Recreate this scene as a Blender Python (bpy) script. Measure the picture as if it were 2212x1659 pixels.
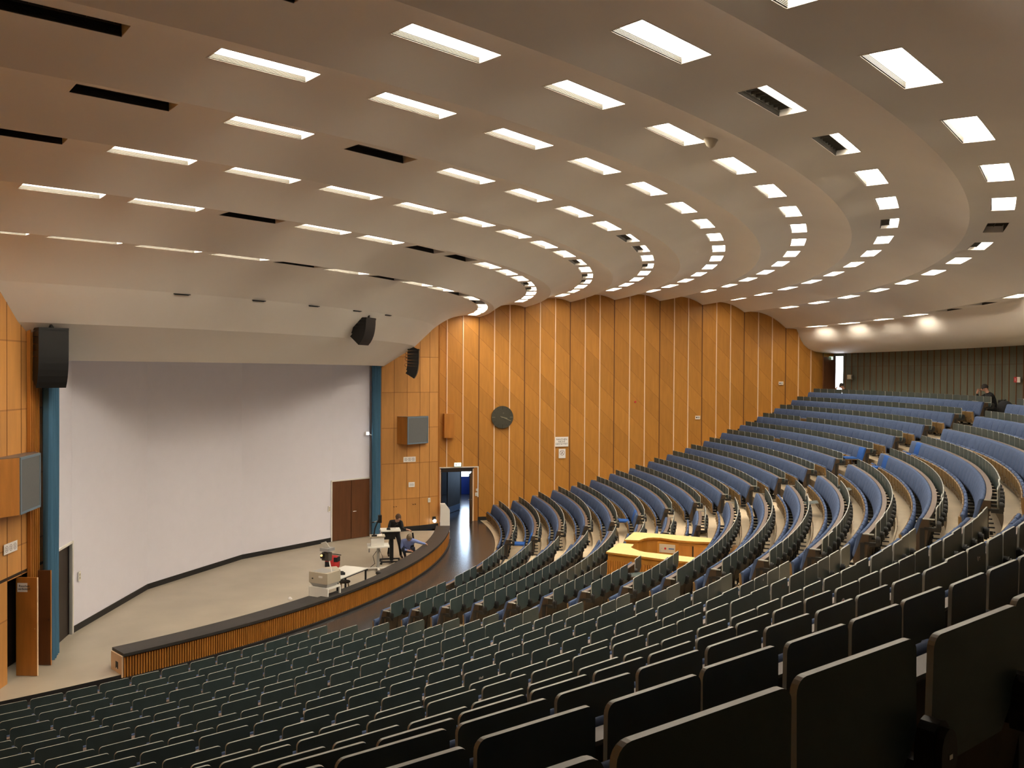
import bpy, math, random
from math import sin, cos, pi, radians as rad, degrees as deg, hypot, atan2, sqrt
from mathutils import Matrix, Vector
random.seed(7)
# ------------------------------------------------------------------ scene basics
for o in list(bpy.data.objects): bpy.data.objects.remove(o)
scn = bpy.context.scene
C = scn.collection
CAM = Vector((31.0886, 21.8537, 6.25)); FPX = 1882.67
pt, rl = 0.0134188, 0.0055870
fw = Vector((-1, 0, 0)); up = Vector((0, 0, 1)); rt = Vector((0, 1, 0))
fw2 = fw*cos(pt) - up*sin(pt); up2 = up*cos(pt) + fw*sin(pt)
rt3 = rt*cos(rl) + up2*sin(rl); up3 = up2*cos(rl) - rt*sin(rl)
cam = bpy.data.cameras.new('camera'); camo = bpy.data.objects.new('camera', cam); C.objects.link(camo)
camo.matrix_world = Matrix(((rt3.x, up3.x, -fw2.x, CAM.x), (rt3.y, up3.y, -fw2.y, CAM.y), (rt3.z, up3.z, -fw2.z, CAM.z), (0, 0, 0, 1)))
cam.sensor_width = 36; cam.sensor_fit = 'HORIZONTAL'; cam.lens = 36*FPX/2212; cam.clip_start = 0.05; cam.clip_end = 300
scn.camera = camo
w = bpy.data.worlds.new('world'); scn.world = w; w.use_nodes = True
w.node_tree.nodes['Background'].inputs[0].default_value = (0.30, 0.45, 0.8, 1)
w.node_tree.nodes['Background'].inputs[1].default_value = 0.01
vs = scn.view_settings; vs.view_transform = 'Standard'; vs.look = 'None'; vs.gamma = 1; vs.use_curve_mapping = False
vs.exposure = 1.0
LAMP = 15.0           # radiance of the ceiling light diffusers
DAY = 9.0             # daylight seen through the open doors
# ------------------------------------------------------------------ materials
M = {}
def nd(nt, t, **k):
    n = nt.nodes.new(t)
    for a, b in k.items(): setattr(n, a, b)
    return n
def mat(name, col, rough=.6, metal=0., var=0., scale=(3, 3, 3), spec=.5, coat=0., bump=0., coord='Object'):
    m = bpy.data.materials.new(name); m.use_nodes = True; nt = m.node_tree; b = nt.nodes['Principled BSDF']
    b.inputs['Base Color'].default_value = (*col, 1); b.inputs['Roughness'].default_value = rough; b.inputs['Metallic'].default_value = metal
    b.inputs['Specular IOR Level'].default_value = spec; b.inputs['Coat Weight'].default_value = coat
    tc = nd(nt, 'ShaderNodeTexCoord'); mp = nd(nt, 'ShaderNodeMapping'); mp.inputs['Scale'].default_value = scale
    nz = nd(nt, 'ShaderNodeTexNoise'); nz.inputs['Scale'].default_value = 1; nz.inputs['Detail'].default_value = 4
    nt.links.new(tc.outputs[coord], mp.inputs[0]); nt.links.new(mp.outputs[0], nz.inputs['Vector'])
    mr = nd(nt, 'ShaderNodeMapRange'); mr.inputs[1].default_value = .3; mr.inputs[2].default_value = .7
    mr.inputs[3].default_value = 1 - var; mr.inputs[4].default_value = 1 + var
    nt.links.new(nz.outputs[0], mr.inputs[0])
    mx = nd(nt, 'ShaderNodeVectorMath', operation='SCALE'); mx.inputs[0].default_value = col
    nt.links.new(mr.outputs[0], mx.inputs['Scale']); nt.links.new(mx.outputs[0], b.inputs['Base Color'])
    if bump:
        bp = nd(nt, 'ShaderNodeBump'); bp.inputs['Strength'].default_value = bump; bp.inputs['Distance'].default_value = .02
        nt.links.new(nz.outputs[0], bp.inputs['Height']); nt.links.new(bp.outputs[0], b.inputs['Normal'])
    M[name] = m; return m
def emit(name, col, s):
    m = bpy.data.materials.new(name); m.use_nodes = True; nt = m.node_tree; b = nt.nodes['Principled BSDF']
    b.inputs['Base Color'].default_value = (.8, .8, .8, 1); b.inputs['Emission Color'].default_value = (*col, 1); b.inputs['Emission Strength'].default_value = s
    M[name] = m; return m
mat('plaster', (.87, .82, .745), .75, var=.03, scale=(.4, .4, .4))
mat('screen', (.80, .785, .87), .8, var=.01)
mat('white paint', (.80, .77, .72), .6, var=.02)
mat('white laminate', (.82, .80, .74), .35, var=.02)
mat('cream', (.52, .46, .35), .45, var=.02)
mat('beige lino', (.44, .385, .30), .38, var=.10, scale=(.8, .8, .8), spec=.35)
mat('tier lino', (.60, .49, .34), .45, var=.10, scale=(1.4, 1.4, 1.4), spec=.35)
mat('dark lino', (.050, .048, .047), .20, var=.10, scale=(.7, .7, .7), spec=.32)
mat('black rubber', (.013, .012, .012), .6, var=.1)
mat('black metal', (.012, .012, .012), .45, var=.1, spec=.4)
mat('chrome', (.75, .75, .75), .2, 1.)
mat('grey metal', (.42, .42, .41), .4, .3)
mat('tablet', (.050, .074, .072), .42, var=.10, scale=(5, 5, 5), spec=.35)
mat('tablet edge', (.36, .37, .34), .4, var=.12, scale=(9, 9, 9))
mat('blue fabric', (.075, .108, .20), .9, var=.09, scale=(14, 14, 14), spec=.1)
mat('bright blue fabric', (.03, .10, .34), .9, var=.09, scale=(14, 14, 14), spec=.1)
mat('seat wood', (.20, .118, .042), .5, var=.28, scale=(14, 14, 2.5), spec=.4)
mat('back wood', (.05, .032, .018), .5, var=.25, scale=(10, 10, 2), spec=.4)
mat('ledge', (.13, .088, .07), .5, var=.10, scale=(5, 5, 5))
mat('wood trim', (.86, .62, .40), .5, var=.06, scale=(20, 20, 2))
mat('seam', (.16, .06, .015), .7)
mat('orange wood', (.42, .165, .030), .42, var=.13, scale=(9, 9, 1.2), spec=.4)
mat('slat wood', (.46, .185, .030), .45, var=.16, scale=(7, 7, 1.0), spec=.4)
mat('door wood', (.13, .050, .018), .42, var=.13, scale=(9, 9, 1.2), spec=.4)
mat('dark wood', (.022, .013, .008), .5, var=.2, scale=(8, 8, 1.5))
mat('console top', (.72, .60, .24), .4, var=.03)
mat('console wood', (.45, .20, .03), .42, var=.12, scale=(5, 5, 1.2), spec=.4)
mat('curtain', (.07, .17, .27), .85, var=.1, scale=(8, 8, .5), spec=.15)
mat('slate', (.034, .031, .028), .5, var=.15, scale=(3, 3, 3))
mat('grille grey', (.13, .135, .135), .8, var=.05, scale=(40, 40, 40))
mat('blue grey frame', (.14, .20, .25), .6)
mat('corridor grey', (.06, .06, .06), .6, var=.1)
mat('kick plate', (.30, .42, .62), .3, .4)
mat('clock face', (.055, .052, .035), .5)
mat('clock mark', (.22, .20, .13), .5)
mat('paper', (.86, .82, .78), .8)
mat('ink', (.02, .02, .02), .7)
mat('pictogram', (.20, .12, .13), .7)
mat('red', (.55, .03, .03), .7, var=.15)
mat('yellow', (.75, .70, .10), .6)
mat('royal blue', (.03, .07, .38), .5)
mat('socket blue', (.04, .14, .35), .4)
mat('skin', (.55, .30, .21), .6)
mat('brown hair', (.085, .045, .025), .8, var=.3, scale=(60, 60, 60))
mat('fair hair', (.20, .15, .10), .8, var=.3, scale=(60, 60, 60))
mat('dark hair', (.02, .015, .012), .8, var=.2, scale=(60, 60, 60))
mat('black cloth', (.012, .012, .014), .9, var=.2, scale=(10, 10, 10))
mat('dark jeans', (.025, .035, .06), .9, var=.2, scale=(10, 10, 10))
mat('blue shirt', (.22, .29, .60), .85, var=.1, scale=(10, 10, 10))
mat('shoe', (.05, .03, .02), .6)
mat('lamp metal', (.022, .020, .016), .7, var=.5, scale=(6, 6, 30))
mat('lamp slat', (.085, .075, .058), .6)
mat('sticker', (.55, .52, .45), .7, var=.4, scale=(60, 60, 60))
mat('brown sticker', (.16, .10, .05), .7)
mat('glass', (.5, .5, .5), .1)
emit('diffuser', (1.0, .90, .74), LAMP)
emit('day', (.62, .78, 1.0), DAY)
emit('day white', (.86, .92, 1.0), DAY)
emit('corridor glow', (.5, .7, 1.0), 1.6)  # weak blue glow for the added fill panel in the corridor
emit('exit face', (.55, 1.0, .75), 1.1)
emit('small lamp', (.9, .95, 1.0), 4)
emit('orange glow', (1, .55, .1), .8)

def panel_mat(name, base, dv=1.02, slope=.93, grid=False, cellw=1.0, seam=(.22, .075, .02), rough=.42):
    # veneer cladding: UV = (panel index, height); veneer sheets meet on diagonal (or level) joints
    m = bpy.data.materials.new(name); m.use_nodes = True; nt = m.node_tree; b = nt.nodes['Principled BSDF']; L = nt.links.new
    b.inputs['Roughness'].default_value = rough; b.inputs['Specular IOR Level'].default_value = .35
    uv = nd(nt, 'ShaderNodeUVMap'); sx = nd(nt, 'ShaderNodeSeparateXYZ'); L(uv.outputs[0], sx.inputs[0])
    tc = nd(nt, 'ShaderNodeTexCoord'); so = nd(nt, 'ShaderNodeSeparateXYZ'); L(tc.outputs['Object'], so.inputs[0])
    def mth(op, a, b_=None, c=None):
        n = nd(nt, 'ShaderNodeMath', operation=op)
        for i, v in enumerate((a, b_, c)):
            if v is None: continue
            if isinstance(v, (int, float)): n.inputs[i].default_value = v
            else: L(v, n.inputs[i])
        return n.outputs[0]
    d = mth('DIVIDE', mth('ADD', so.outputs[2], mth('MULTIPLY', so.outputs[0], slope)), dv)
    cu = mth('FLOOR', sx.outputs[0]); cd = mth('FLOOR', d)
    cb = nd(nt, 'ShaderNodeCombineXYZ'); L(cu, cb.inputs[0]); L(cd, cb.inputs[1])
    wn = nd(nt, 'ShaderNodeTexWhiteNoise', noise_dimensions='3D'); L(cb.outputs[0], wn.inputs[0])
    mp = nd(nt, 'ShaderNodeMapping'); mp.inputs['Scale'].default_value = (7, 7, .9); L(tc.outputs['Object'], mp.inputs[0])
    ad = nd(nt, 'ShaderNodeVectorMath', operation='ADD'); L(mp.outputs[0], ad.inputs[0]); L(wn.outputs['Color'], ad.inputs[1])
    nz = nd(nt, 'ShaderNodeTexNoise'); nz.inputs['Scale'].default_value = 1.3; nz.inputs['Detail'].default_value = 5; L(ad.outputs[0], nz.inputs['Vector'])
    f = mth('ADD', mth('MULTIPLY', wn.outputs['Value'], .17), mth('MULTIPLY', nz.outputs[0], .40)); f = mth('ADD', f, .70)
    j = mth('LESS_THAN', mth('FRACT', d), .022)
    sc = nd(nt, 'ShaderNodeVectorMath', operation='SCALE'); sc.inputs[0].default_value = base; L(f, sc.inputs['Scale'])
    mx = nd(nt, 'ShaderNodeMix', data_type='RGBA'); L(mth('MULTIPLY', j, .55), mx.inputs[0]); L(sc.outputs[0], mx.inputs[6]); mx.inputs[7].default_value = (*seam, 1)
    L(mx.outputs[2], b.inputs['Base Color']); M[name] = m; return m
panel_mat('wall veneer', (.50, .222, .042))
panel_mat('wing veneer', (.58, .275, .080), dv=1.36, slope=0)
panel_mat('back wall panel', (.12, .128, .098), dv=1.32, slope=0, seam=(.09, .06, .03), rough=.7)
# ------------------------------------------------------------------ mesh helpers
class MB:
    def __init__(s): s.v = []; s.f = []; s.m = []; s.mats = []; s.sm = []; s.uv = {}
    def mi(s, n):
        if n not in s.mats: s.mats.append(n)
        return s.mats.index(n)
    def add(s, V, F, mt, T=None, smooth=False):
        b = len(s.v); s.v += [tuple(T @ Vector(v)) for v in V] if T is not None else [tuple(v) for v in V]
        k = s.mi(mt)
        for f in F: s.f.append([b+i for i in f]); s.m.append(k); s.sm.append(smooth)
        return s
    def box(s, x0, x1, y0, y1, z0, z1, mt, T=None, skip=()):
        V = [(x0, y0, z0), (x1, y0, z0), (x1, y1, z0), (x0, y1, z0), (x0, y0, z1), (x1, y0, z1), (x1, y1, z1), (x0, y1, z1)]
        F = {'b': (3, 2, 1, 0), 't': (4, 5, 6, 7), 'f': (0, 1, 5, 4), 'k': (2, 3, 7, 6), 'l': (3, 0, 4, 7), 'r': (1, 2, 6, 5)}
        return s.add(V, [F[q] for q in F if q not in skip], mt, T)
    def prism(s, poly, d, mt, T=None, edge=None, smooth=False):
        # poly: list of 3-D points (planar), d: extrusion vector
        n = len(poly); d = Vector(d); A = [Vector(p) for p in poly]; B = [p + d for p in A]
        nrm = Vector((0, 0, 0))
        for i in range(n):
            a, b = A[i], A[(i+1) % n]; nrm += a.cross(b)
        F0 = list(range(n)); 
        if nrm.dot(d) > 0: F0 = F0[::-1]; fl = False
        else: fl = True
        s.add(A + B, [F0, [n+i for i in F0[::-1]]], mt, T)
        sd = []
        for i in range(n):
            j = (i+1) % n; q = (i, j, n+j, n+i); sd.append(q if not fl else q[::-1])
        s.add(A + B, sd, edge or mt, T, smooth); return s
    def loft(s, rings, mt, T=None, caps=True, smooth=True, close=True):
        n = len(rings[0]); V = [p for r in rings for p in r]; F = []
        for a in range(len(rings)-1):
            for i in range(n if close else n-1):
                j = (i+1) % n; F.append((a*n+i, a*n+j, (a+1)*n+j, (a+1)*n+i))
        s.add(V, F, mt, T, smooth)
        if caps: s.add(V, [list(range(n))[::-1], [(len(rings)-1)*n+i for i in range(n)]], mt, T)
        return s
    def tube(s, pts, r, mt, T=None, n=8, caps=True):
        P = [Vector(p) for p in pts]; rings = []
        rr = r if isinstance(r, (list, tuple)) else [r]*len(P)
        for i, p in enumerate(P):
            d = (P[min(i+1, len(P)-1)] - P[max(i-1, 0)]).normalized()
            a = d.cross(Vector((0, 0, 1))) if abs(d.z) < .95 else d.cross(Vector((1, 0, 0)))
            a.normalize(); b = d.cross(a)
            rings.append([tuple(p + a*rr[i]*cos(2*pi*k/n) + b*rr[i]*sin(2*pi*k/n)) for k in range(n)])
        return s.loft(rings, mt, T, caps)
    def ball(s, c, r, mt, T=None, n=10, sc=(1, 1, 1)):
        rings = []
        for a in range(1, n//2+3):
            t = pi*a/(n//2+3); rings.append([(c[0]+r*sc[0]*sin(t)*cos(2*pi*k/n), c[1]+r*sc[1]*sin(t)*sin(2*pi*k/n), c[2]-r*sc[2]*cos(t)) for k in range(n)])
        return s.loft(rings, mt, T)
    def mesh(s, name, uv=None):
        me = bpy.data.meshes.new(name); me.from_pydata(s.v, [], s.f)
        for n in s.mats: me.materials.append(M[n])
        me.polygons.foreach_set('material_index', s.m); me.polygons.foreach_set('use_smooth', s.sm)
        if uv:
            l = me.uv_layers.new(name='UVMap')
            for p in me.polygons:
                cx = sum(me.vertices[i].co.x for i in p.vertices)/len(p.vertices)
                for li in p.loop_indices:
                    l.data[li].uv = uv(me.vertices[me.loops[li].vertex_index].co, p)
        me.update(); return me
    def obj(s, name, parent=None, T=None, uv=None):
        return link(name, s.mesh(name, uv), parent, T)
def link(name, me, parent=None, T=None):
    o = bpy.data.objects.new(name, me); C.objects.link(o)
    if T is not None: o.matrix_world = T
    if parent: o.parent = parent
    return o
def tag(o, label, cat, group=None, kind=None):
    o['label'] = label; o['category'] = cat
    if group: o['group'] = group
    if kind: o['kind'] = kind
    return o
def struct(o, label=None):
    o['kind'] = 'structure'
    if label: o['label'] = label
    return o
def thing(name, label, cat, T=None, group=None):
    o = bpy.data.objects.new(name, None); C.objects.link(o); o.empty_display_size = .2
    if T is not None: o.matrix_world = T
    return tag(o, label, cat, group)
def pol(r, a, z): return Vector((r*cos(rad(a)), r*sin(rad(a)), z))
def frame(o, x, z=(0, 0, 1)):
    # right-handed frame: x axis given, z given, y = z cross x
    x = Vector(x).normalized(); z = Vector(z).normalized(); y = z.cross(x).normalized(); z = x.cross(y)
    return Matrix(((x.x, y.x, z.x, o[0]), (x.y, y.y, z.y, o[1]), (x.z, y.z, z.z, o[2]), (0, 0, 0, 1)))
def pframe(r, a, z):
    # y axis = outward (away from the stage), x axis = towards smaller angle
    return frame(pol(r, a, z), (sin(rad(a)), -cos(rad(a)), 0))
ORD = ['', 'first', 'second', 'third', 'fourth', 'fifth', 'sixth', 'seventh', 'eighth', 'ninth', 'tenth', 'eleventh', 'twelfth', 'thirteenth', 'fourteenth', 'fifteenth', 'sixteenth', 'seventeenth', 'eighteenth', 'nineteenth', 'twentieth', 'twenty-first', 'twenty-second', 'twenty-third', 'twenty-fourth', 'twenty-fifth', 'twenty-sixth', 'twenty-seventh', 'twenty-eighth', 'twenty-ninth', 'thirtieth', 'thirty-first', 'thirty-second', 'thirty-third', 'thirty-fourth', 'thirty-fifth', 'thirty-sixth']
def text(body, size, T, mt, parent, name='lettering', ext=.0008, align='CENTER', sx=1.):
    cu = bpy.data.curves.new(name, 'FONT'); cu.body = body; cu.size = size; cu.align_x = align; cu.align_y = 'CENTER'; cu.extrude = ext; cu.space_line = .95
    t = bpy.data.objects.new(name, cu); C.objects.link(t)
    dg = bpy.context.evaluated_depsgraph_get(); me = bpy.data.meshes.new_from_object(t.evaluated_get(dg)); bpy.data.objects.remove(t)
    me.materials.clear(); me.materials.append(M[mt]); me.transform(Matrix.Diagonal((sx, 1, 1, 1)))
    return link(name, me, parent, T)

# ------------------------------------------------------------------ hall geometry (metres)
RIDGE = [(19.0, 7.93), (21.19, 8.56), (23.20, 9.02), (25.26, 9.30), (27.32, 9.45), (29.51, 9.47), (31.62, 9.35), (33.77, 9.07), (35.97, 8.38)]
SOFFIT = [(35.97, 8.38), (36.04, 8.375), (36.40, 8.365), (36.55, 8.34), (36.66, 8.12), (36.78, 7.86), (36.95, 7.62), (37.2, 7.43), (37.55, 7.31), (38.0, 7.25), (38.7, 7.22)]
RLAMP = [20.78, 22.52, 24.43, 26.36, 28.40, 30.45, 32.38, 34.27]
TH0 = [102.21, 99.59, 101.70, 99.80, 102.01, 100.06, 102.39, 100.61]
DTH = [4.246, 4.215, 4.235, 4.261, 4.283, 4.311, 4.332, 4.378]
RROW = [22.00, 22.86, 23.71, 24.60, 25.45, 26.33, 27.20, 28.11, 28.99, 29.87, 30.74, 31.63, 32.49, 33.40, 34.27, 35.13, 36.00, 36.85]
ZTAB = [.87, 1.02, 1.21, 1.41, 1.57, 1.80, 2.05, 2.27, 2.55, 2.84, 3.11, 3.41, 3.76, 4.10, 4.48, 4.85, 5.22, 5.58]
FLOOR = [max(0, z - .93) for z in ZTAB]
AXIS = 69.8
WU = Vector((cos(rad(106.338)), sin(rad(106.338)), 0)); WN = Vector((sin(rad(106.338)), -cos(rad(106.338)), 0)); WP = Vector((.4704, 0, 0))
def mirror(p):
    r = hypot(p[0], p[1]); a = 2*AXIS - deg(atan2(p[1], p[0])); return pol(r, a, p[2] if len(p) > 2 else 0)
def zceil(k, r):
    (r0, z0), (r1, z1) = RIDGE[k], RIDGE[k+1]; u = (r - r0)/(r1 - r0); return z0 + (z1-z0)*u + .28*4*u*(1-u)
# ---- floors
def revolve(prof, a0, a1, step, mt, name, flip=False, smooth=False):
    m = MB(); n = max(2, int(round((a1-a0)/step))); V = []
    for i in range(n+1):
        a = a0 + (a1-a0)*i/n
        for (r, z) in prof: V.append(pol(r, a, z))
    k = len(prof); F = []
    for i in range(n):
        for j in range(k-1):
            q = (i*k+j, (i+1)*k+j, (i+1)*k+j+1, i*k+j+1); F.append(q if flip else q[::-1])
    m.add(V, F, mt, smooth=smooth); return m
m = MB()
V = [pol(r, a, 0) for a in [30+i*2 for i in range(40)] for r in (19.0, 22.0)]
m.add(V, [(2*i, 2*i+1, 2*i+3, 2*i+2) for i in range(39)], 'dark lino')
# strip that runs on through the side doorway and behind the proscenium return
A, B = WP + WU*18.0, WP + WU*26.0
m.add([Vector((p.x, p.y, -.003)) for p in (A - WN*9, A + WN*.05, B + WN*.05, B - WN*9)], [(0, 1, 2, 3)], 'dark lino')
struct(m.obj('floor'), 'dark polished floor between the stage and the first seat row')
m = MB()   # stage platform, beige
V = [pol(r, a, .12) for a in [36+i*1.4 for i in range(45)] for r in (11.0, 19.55)]
m.add(V, [(2*i, 2*i+1, 2*i+3, 2*i+2) for i in range(44)], 'beige lino')
V = [pol(19.55, a, z) for a in [36+i*1.4 for i in range(45)] for z in (.12, 0)]
m.add(V, [(2*i, 2*i+1, 2*i+3, 2*i+2) for i in range(44)], 'black rubber')
struct(m.obj('floor'), 'beige stage floor')
prof = [(RROW[0]-.72, 0)]
for k in range(1, 18): prof += [(RROW[k-1]+.06, FLOOR[k-1]), (RROW[k-1]+.065, FLOOR[k])]
prof += [(RROW[17]+.06, FLOOR[17]), (38.9, FLOOR[17])]
m = revolve(prof, 31.5, 108, .75, 'tier lino', 'tiers')
m.v = [(x, y, z+.004) for x, y, z in m.v]
struct(m.obj('floor'), 'pale stepped tiers under the seat rows')
for ca, hw in ((81.9, .88), (57.4, .98)):
    m = MB()
    for k in range(1, 18):
        h = (FLOOR[k]-FLOOR[k-1])/2
        if h < .04: continue
        r1 = RROW[k-1]+.05; r0 = r1-.34; d = deg(hw/r1)
        ring = []
        for a in (ca-d, ca-d/2, ca, ca+d/2, ca+d): ring.append([pol(r0, a, FLOOR[k-1]), pol(r0, a, FLOOR[k-1]+h), pol(r1, a, FLOOR[k-1]+h)])
        m.loft([[tuple(p) for p in r] for r in ring], 'tier lino', close=False, caps=False, smooth=False)
        m.loft([[tuple(pol(r0-.006, a, FLOOR[k-1]+h+.008)), tuple(pol(r0+.07, a, FLOOR[k-1]+h+.008))] for a in (ca-d, ca, ca+d)], 'slate', close=False, caps=False, smooth=False)
    struct(m.obj('trim_1'), 'half steps in the stair aisle between seat blocks')
# ---- ceiling with openings for every light
def light_pose(k, j):
    if k < 8: return RLAMP[k], TH0[k]-j*DTH[k]
    return 36.22, 102.3-4.1*j
NL = [16, 15, 16, 15, 16, 15, 16, 15, 16]
def ceil_z(k, r): return zceil(k, r) if k < 8 else 8.37
m = MB()
for k in range(9):
    R = RLAMP[k] if k < 8 else 36.22
    if k < 8:
        r0, r1 = RIDGE[k][0], RIDGE[k+1][0]; rs = sorted(set([round(r0+(r1-r0)*i/14, 4) for i in range(15)]))
        rs = [r for r in rs if abs(r-R+.18) > .05 and abs(r-R-.18) > .05 and not (R-.18 < r < R+.18)] + [R-.18, R+.18]; rs.sort()
        prof = [(r, zceil(k, r)) for r in rs]
    else: prof = list(SOFFIT)
    h = deg(.6/R); edges = []
    for j in range(NL[k]):
        c = light_pose(k, j)[1]; edges += [c-h, c+h]
    an = [30.5+.6*i for i in range(130)]
    an = sorted([a for a in an if all(abs(a-e) > .12 for e in edges)] + [e for e in edges])
    V = [tuple(pol(r, a, z)) for a in an for (r, z) in prof]; n = len(prof); F = []
    for i in range(len(an)-1):
        am = (an[i]+an[i+1])/2
        inl = any(abs(am-light_pose(k, j)[1]) < h for j in range(NL[k]))
        for q in range(n-1):
            rm = (prof[q][0]+prof[q+1][0])/2
            if inl and abs(rm-R) < .18: continue
            F.append((i*n+q, i*n+q+1, (i+1)*n+q+1, (i+1)*n+q))
    m.add(V, F, 'plaster', smooth=True)
struct(m.obj('ceiling'), 'scalloped plaster ceiling of ring-shaped vaults')
m = MB()   # sloping hood over the stage and the stage ceiling behind it
HP = [(19.0, 7.93, 38.5, 100.5), (18.25, 7.2, 40.2, 99.6), (17.1, 6.45, 42.0, 97.6), (17.06, 6.5, 42.0, 97.6), (16.9, 7.3, 40, 99)]
for i in range(len(HP)-1):
    (ra, za, a0, a1), (rb, zb, b0, b1) = HP[i], HP[i+1]; V = []
    for t in range(61): V += [pol(ra, a0+(a1-a0)*t/60, za), pol(rb, b0+(b1-b0)*t/60, zb)]
    m.add(V, [(2*t, 2*t+1, 2*t+3, 2*t+2) for t in range(60)], 'plaster', smooth=True)
V = []
for t in range(31): V += [pol(16.9, 36+t*67/30, 7.3), pol(10.5, 36+t*67/30, 7.3)]
m.add(V, [(2*t, 2*t+1, 2*t+3, 2*t+2) for t in range(30)], 'plaster')
struct(m.obj('ceiling'), 'sloping plaster hood above the projection screen')
# ---- right side wall (timber veneer) with doorway
def wall_cols():
    c = [19.18+.13]
    base = [19.14+.13] + [r+.13 for r, z in RIDGE[1:]]
    out = []
    for i in range(len(base)-1):
        for t in range(3): out.append(base[i]+(base[i+1]-base[i])*t/3)
    out += [base[-1], base[-1]+.68, base[-1]+1.36, base[-1]+2.04, base[-1]+2.75]
    return out
COLS = wall_cols()
def veneer_wall(name, P, U, N, cols, ztop, doors, label, door=None):
    T = frame(P, U, (0, 0, 1))
    xs = sorted(set(cols + ([door[0], door[1]] if door else []))); m = MB()
    zs = [-.02, .0, ztop] if not door else [-.02, door[2], ztop]
    for i in range(len(xs)-1):
        for q in range(2):
            if door and q == 0 and xs[i] >= door[0]-1e-6 and xs[i+1] <= door[1]+1e-6: continue
            m.add([(xs[i], 0, zs[q]), (xs[i+1], 0, zs[q]), (xs[i+1], 0, zs[q+1]), (xs[i], 0, zs[q+1])], [(0, 1, 2, 3)], 'wall veneer')
    idx = lambda x: next((i for i in range(len(cols)-1) if cols[i]-1e-5 <= x < cols[i+1]), len(cols)-2)
    def uv(co, p):
        cx = p.center.x; i = idx(cx); return ((i+.5), co.z)
    return struct(m.obj(name, T=T, uv=uv), label), T
S0 = 19.69; S1 = 21.29   # doorway along the wall
wallR, TR = veneer_wall('wall_right', WP, WU, WN, COLS, 10.2, None, 'tall timber veneer side wall with pale vertical strips', (S0, S1, 2.27))
P2_ = mirror(WP); MU = (mirror(WP + WU) - P2_); MU.z = 0
wallL, TL = veneer_wall('wall_left', P2_, MU, None, COLS, 10.2, None, 'timber side wall nearest the camera')
def sgn(T, n):      # wall frame y axis -> is it into the hall?
    return 1 if (T.to_3x3() @ Vector((0, 1, 0))).dot(n) > 0 else -1
SR = sgn(TR, WN)
def ridge_z(r):
    if r >= 36.55:
        for (a, za), (b, zb) in zip(SOFFIT, SOFFIT[1:]):
            if a <= r <= b: return za+(zb-za)*(r-a)/(b-a)
        return 7.22
    for k in range(8):
        if RIDGE[k][0] <= r <= RIDGE[k+1][0]: return zceil(k, r)
    return 8.37 if r > 35 else 7.95
for i, x in enumerate(COLS[1:-1]):
    if 1:
        seamq = (i+1) % 3 == 0
        zt = ridge_z(x-.13)+.05; r = x-.13
        zb = 0.
        for k in range(18):
            if r > RROW[k]-.8: zb = FLOOR[k]
        if S0 < x < S1: zb = 2.29
        m = MB(); wd = .021 if not seamq else .022
        y0, y1 = (0.002, .03) if not seamq else (.002, .008)
        ys = sorted((SR*y0, SR*y1)); m.box(x-wd, x+wd, ys[0], ys[1], zb, zt, 'wood trim' if not seamq else 'seam')
        m.obj('trim_strip' if not seamq else 'joint', wallR, None); wallR.children[-1].matrix_parent_inverse = Matrix()
# skirting in steps along the right wall
m = MB()
for k in range(-1, 18):
    a = (21.29+.12) if k < 0 else (RROW[k-1]+.2 if k > 0 else RROW[0]-.7)
    b = RROW[0]-.7 if k < 0 else RROW[k]+.2
    z = 0 if k < 0 else FLOOR[k]
    ys = sorted((SR*.002, SR*.02)); m.box(a, b, ys[0], ys[1], z-.02, z+.16, 'black rubber')
o = m.obj('baseboard_right', T=TR.copy()); struct(o)
# ---- curved back wall
m = MB(); n = 112; V = []
A0, A1 = 31.5, 104.62
for i in range(n+1):
    a = A0+(A1-A0)*i/n
    V += [pol(38.6, a, 4.5), pol(38.6, a, 7.4)]
m.add(V, [(2*i, 2*i+1, 2*i+3, 2*i+2) for i in range(n)], 'back wall panel')
def uvb(co, p):
    c = p.center; return (deg(atan2(c.y, c.x))/.68, co.z)
wb = struct(m.obj('wall_back', uv=uvb), 'dark panelled curved back wall')
m = MB()
for i in range(int((104.5-60)/.68)):
    a = 104.3-.68*i; T = pframe(38.59, a, 0); m.box(-.012, .012, -.012, .01, 4.6, 7.22, 'seam', T)
struct(m.obj('trim_2'), 'brown joints between the back wall panels')
m = MB(); V = []      # wall strip above/behind the opening
for a in (104.60, 106.8): V += [pol(38.6, a, 7.09), pol(38.6, a, 7.4)]
m.add(V, [(0, 1, 3, 2)], 'back wall panel')
for a0, a1 in ((105.42, 106.8),):
    m.add([pol(38.6, a0, 4.5), pol(38.6, a1, 4.5), pol(38.6, a1, 7.1), pol(38.6, a0, 7.1)], [(0, 1, 2, 3)], 'dark wood')
struct(m.obj('wall_back'), 'end of the back wall around the open door')
# daylight behind the back door
m = MB(); TB = frame((-11.9, 38.0, 0), (.349, .937, 0)); m.box(-.9, .9, -.02, .02, 4.5, 7.3, 'day white', TB)
struct(m.obj('window_1'), 'bright daylight window behind the open back door')
m = MB(); T = frame(pol(38.55, 105.42, 4.66), (WU*-1.0 + WN*.35)); m.box(0, .92, -.02, .02, 0, 2.4, 'door wood', T); m.tube([(.84, -.06, 1.05), (.84, .06, 1.05)], .015, 'chrome', T)
d2 = struct(m.obj('door_2'), 'open wooden door at the top of the seating')
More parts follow.
